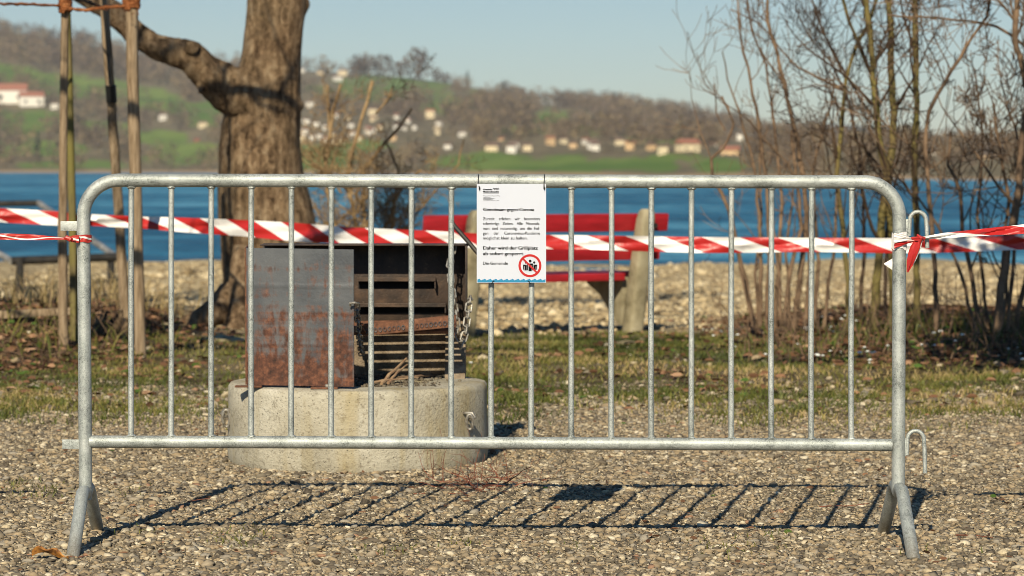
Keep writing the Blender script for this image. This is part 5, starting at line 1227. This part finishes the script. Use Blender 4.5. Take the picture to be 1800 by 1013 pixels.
# ================================================================== LEFT SIDE BITS
g1 = ground_at(110, 575); t = thing('edging_beam', g1, 'weathered wooden edging beam on short dark posts at the left edge', 'beam')
b = MB(); a_, q_ = P(-160, 562, 17.0), P(150, 546, 16.7); dv = (q_ - a_); b.tube([a_, a_.lerp(q_, .3) + Vector((0, 0, .004)), a_.lerp(q_, .6), q_], [.03, .032, .028, .024], 8, nf=lambda i, k: 1 + .15 * math.sin(k * 3 + i)); b.build('beam', BEAM, t)
b = MB(); b.box((a_ + q_) / 2 + Vector((0, .05, -.11)), ((q_ - a_).length, .02, .17)); b.build('shade_plank', BARK2, t, smooth=False)  # dark board added to stand for the shade under the beam
for X in (42, -90):
    a_ = P(X, 556, 16.9); b = MB(); b.box((a_.x, 16.93, a_.z - .12), (.065, .06, .24), bev=.006); b.build('post', DARKM, t)
g1 = ground_at(178, 622); t = thing('split_stump', g1, 'splintered dark bark stump leaning between the stakes', 'stump'); b = MB()
for k in range(9):
    X = 152 + k * 7; a_ = P(X, 628 - k * 1.5, 16.6 + .02 * k); q_ = P(X + 18 + k * 2, 560 - (k % 3) * 7, 16.75 + .03 * k); b.tube([a_, a_.lerp(q_, .5) + Vector((random.uniform(-.02, .02), 0, .01)), q_], [.020, .024, .008], 7, nf=lambda i, kk: 1 + .3 * math.sin(kk * 2.2 + i * 1.7))
b.build('bark', BARK2, t)
stick('stick', [(170, 622, 16.0), (205, 615, 16.1), (243, 607, 16.2)], .010, DRY, 'pale straight stick lying at the foot of the stakes')
for X, Y, s_, lb in ((390, 600, .17, 'flat pale stone lying behind the left end of the fire pit'), (318, 862, .022, 'small dark stone lying on the left post shadow'), (1100, 605, .10, 'flat grey stone at the foot of the bench post')):
    c0 = ground_at(X, Y); V_ = ico * (1 + rng.normal(0, .08, (12, 1))) * np.array([s_, s_ * .7, s_ * .22 if s_ > .05 else s_ * .5]); b = MB(); b.add([c0 + Vector(v) for v in V_], [tuple(f) for f in icf]); o = b.build('stone', CONC2 if s_ > .05 else DARKM, smooth=False); tag(o, lb, 'stone')
# tilted metal frame by the water
t = thing('metal_frame', P(110, 470, 30), 'tilted open metal frame of dark bars at the waterside, far left', 'frame')
cn = [P(68, 357, 33.0), P(205, 452, 29.5), P(20, 459, 29.0), P(-150, 362, 32.5)]
for i, (a_, q_, r_, mt) in enumerate(((0, 1, .035, RAILM), (1, 2, .045, DARKM), (2, 3, .035, RAILM), (3, 0, .035, DARKM))):
    b = MB(); b.tube([cn[a_], cn[q_]], r_, 10); b.build('bar', mt, t)
for X, d_ in ((195, 29.5), (35, 29.0)):
    a_ = P(X, 455, d_); b = MB(); b.tube([a_, Vector((a_.x, a_.y, G(a_.x, a_.y) - .05))], .04, 8); b.build('leg', DARKM, t)

# red twigs on the gravel by the fire pit
rnd = random.Random(77); t0 = ground_at(880, 855); t = thing('twig_heap', t0, 'small heap of thin reddish twigs on the gravel before the fire pit', 'twigs'); b = MB()
for k in range(58):
    c0 = ground_at(rnd.gauss(865, 48), rnd.gauss(853, 9)); a = rnd.uniform(0, 6.28) if k > 20 else rnd.choice([.3, 2.9, 3.3]) + rnd.uniform(-.3, .3)
    grow(b, c0 + Vector((0, 0, .004)), (math.cos(a), math.sin(a), rnd.uniform(-.02, .5) if k % 3 == 0 else .03), rnd.uniform(.05, .20), rnd.uniform(.0012, .0026), 1, rnd, up=.0, kink=.25, ch=2, seg=4, minr=.0007)
for k in range(6):
    c0 = ground_at(rnd.uniform(760, 900), rnd.uniform(838, 848)); grow(b, c0, (rnd.uniform(-.4, .4), -.1, 1), rnd.uniform(.08, .2), .0016, 1, rnd, up=.1, ch=2, seg=4, minr=.0006)
b.build('twigs', TWIGR, t)
for X, Y, a, L_, lb in ((500, 820, 0, .35, 'thin pale stalk along the foot of the fire pit'), (330, 888, .4, .07, 'short reddish twig on the gravel right of the left foot'), (1000, 748, .8, .12, 'thin pale straw in the grass right of the fire pit'), (1680, 948, .1, .2, 'thin dark twig on the gravel right of the right foot'), (1440, 898, .2, .16, 'thin brown twig inside the barrier shadow at right')):
    c0 = ground_at(X, Y) + Vector((0, 0, .012)); b = MB(); grow(b, c0, (math.cos(a), math.sin(a), 0), L_, .002, 0, rnd, up=0, kink=.12); o = b.build('twig', DRY if 'pale' in lb else TWIGR); tag(o, lb, 'twig')
# low litter shrub stubs among the thicket foot
b = MB(); rnd = random.Random(99)
for k in range(110):
    X = rnd.uniform(1250, 1830); c0 = ground_at(X, rnd.uniform(575, 640)); grow(b, c0, (rnd.uniform(-.6, .6), rnd.uniform(-.3, .3), 1), rnd.uniform(.12, .5), .004, 1, rnd, up=.05, kink=.2, ch=2, seg=4, minr=.0016)
for k in range(60):
    X = rnd.uniform(-60, 240); c0 = ground_at(X, rnd.uniform(560, 620)); grow(b, c0, (rnd.uniform(-.8, .8), rnd.uniform(-.3, .3), .8), rnd.uniform(.08, .3), .003, 1, rnd, up=.05, kink=.2, ch=2, seg=4, minr=.0016)
o = b.build('brushwood', TWIG); tag(o, 'low dry brushwood and bramble shoots under the shrubs', None, None, 'stuff')
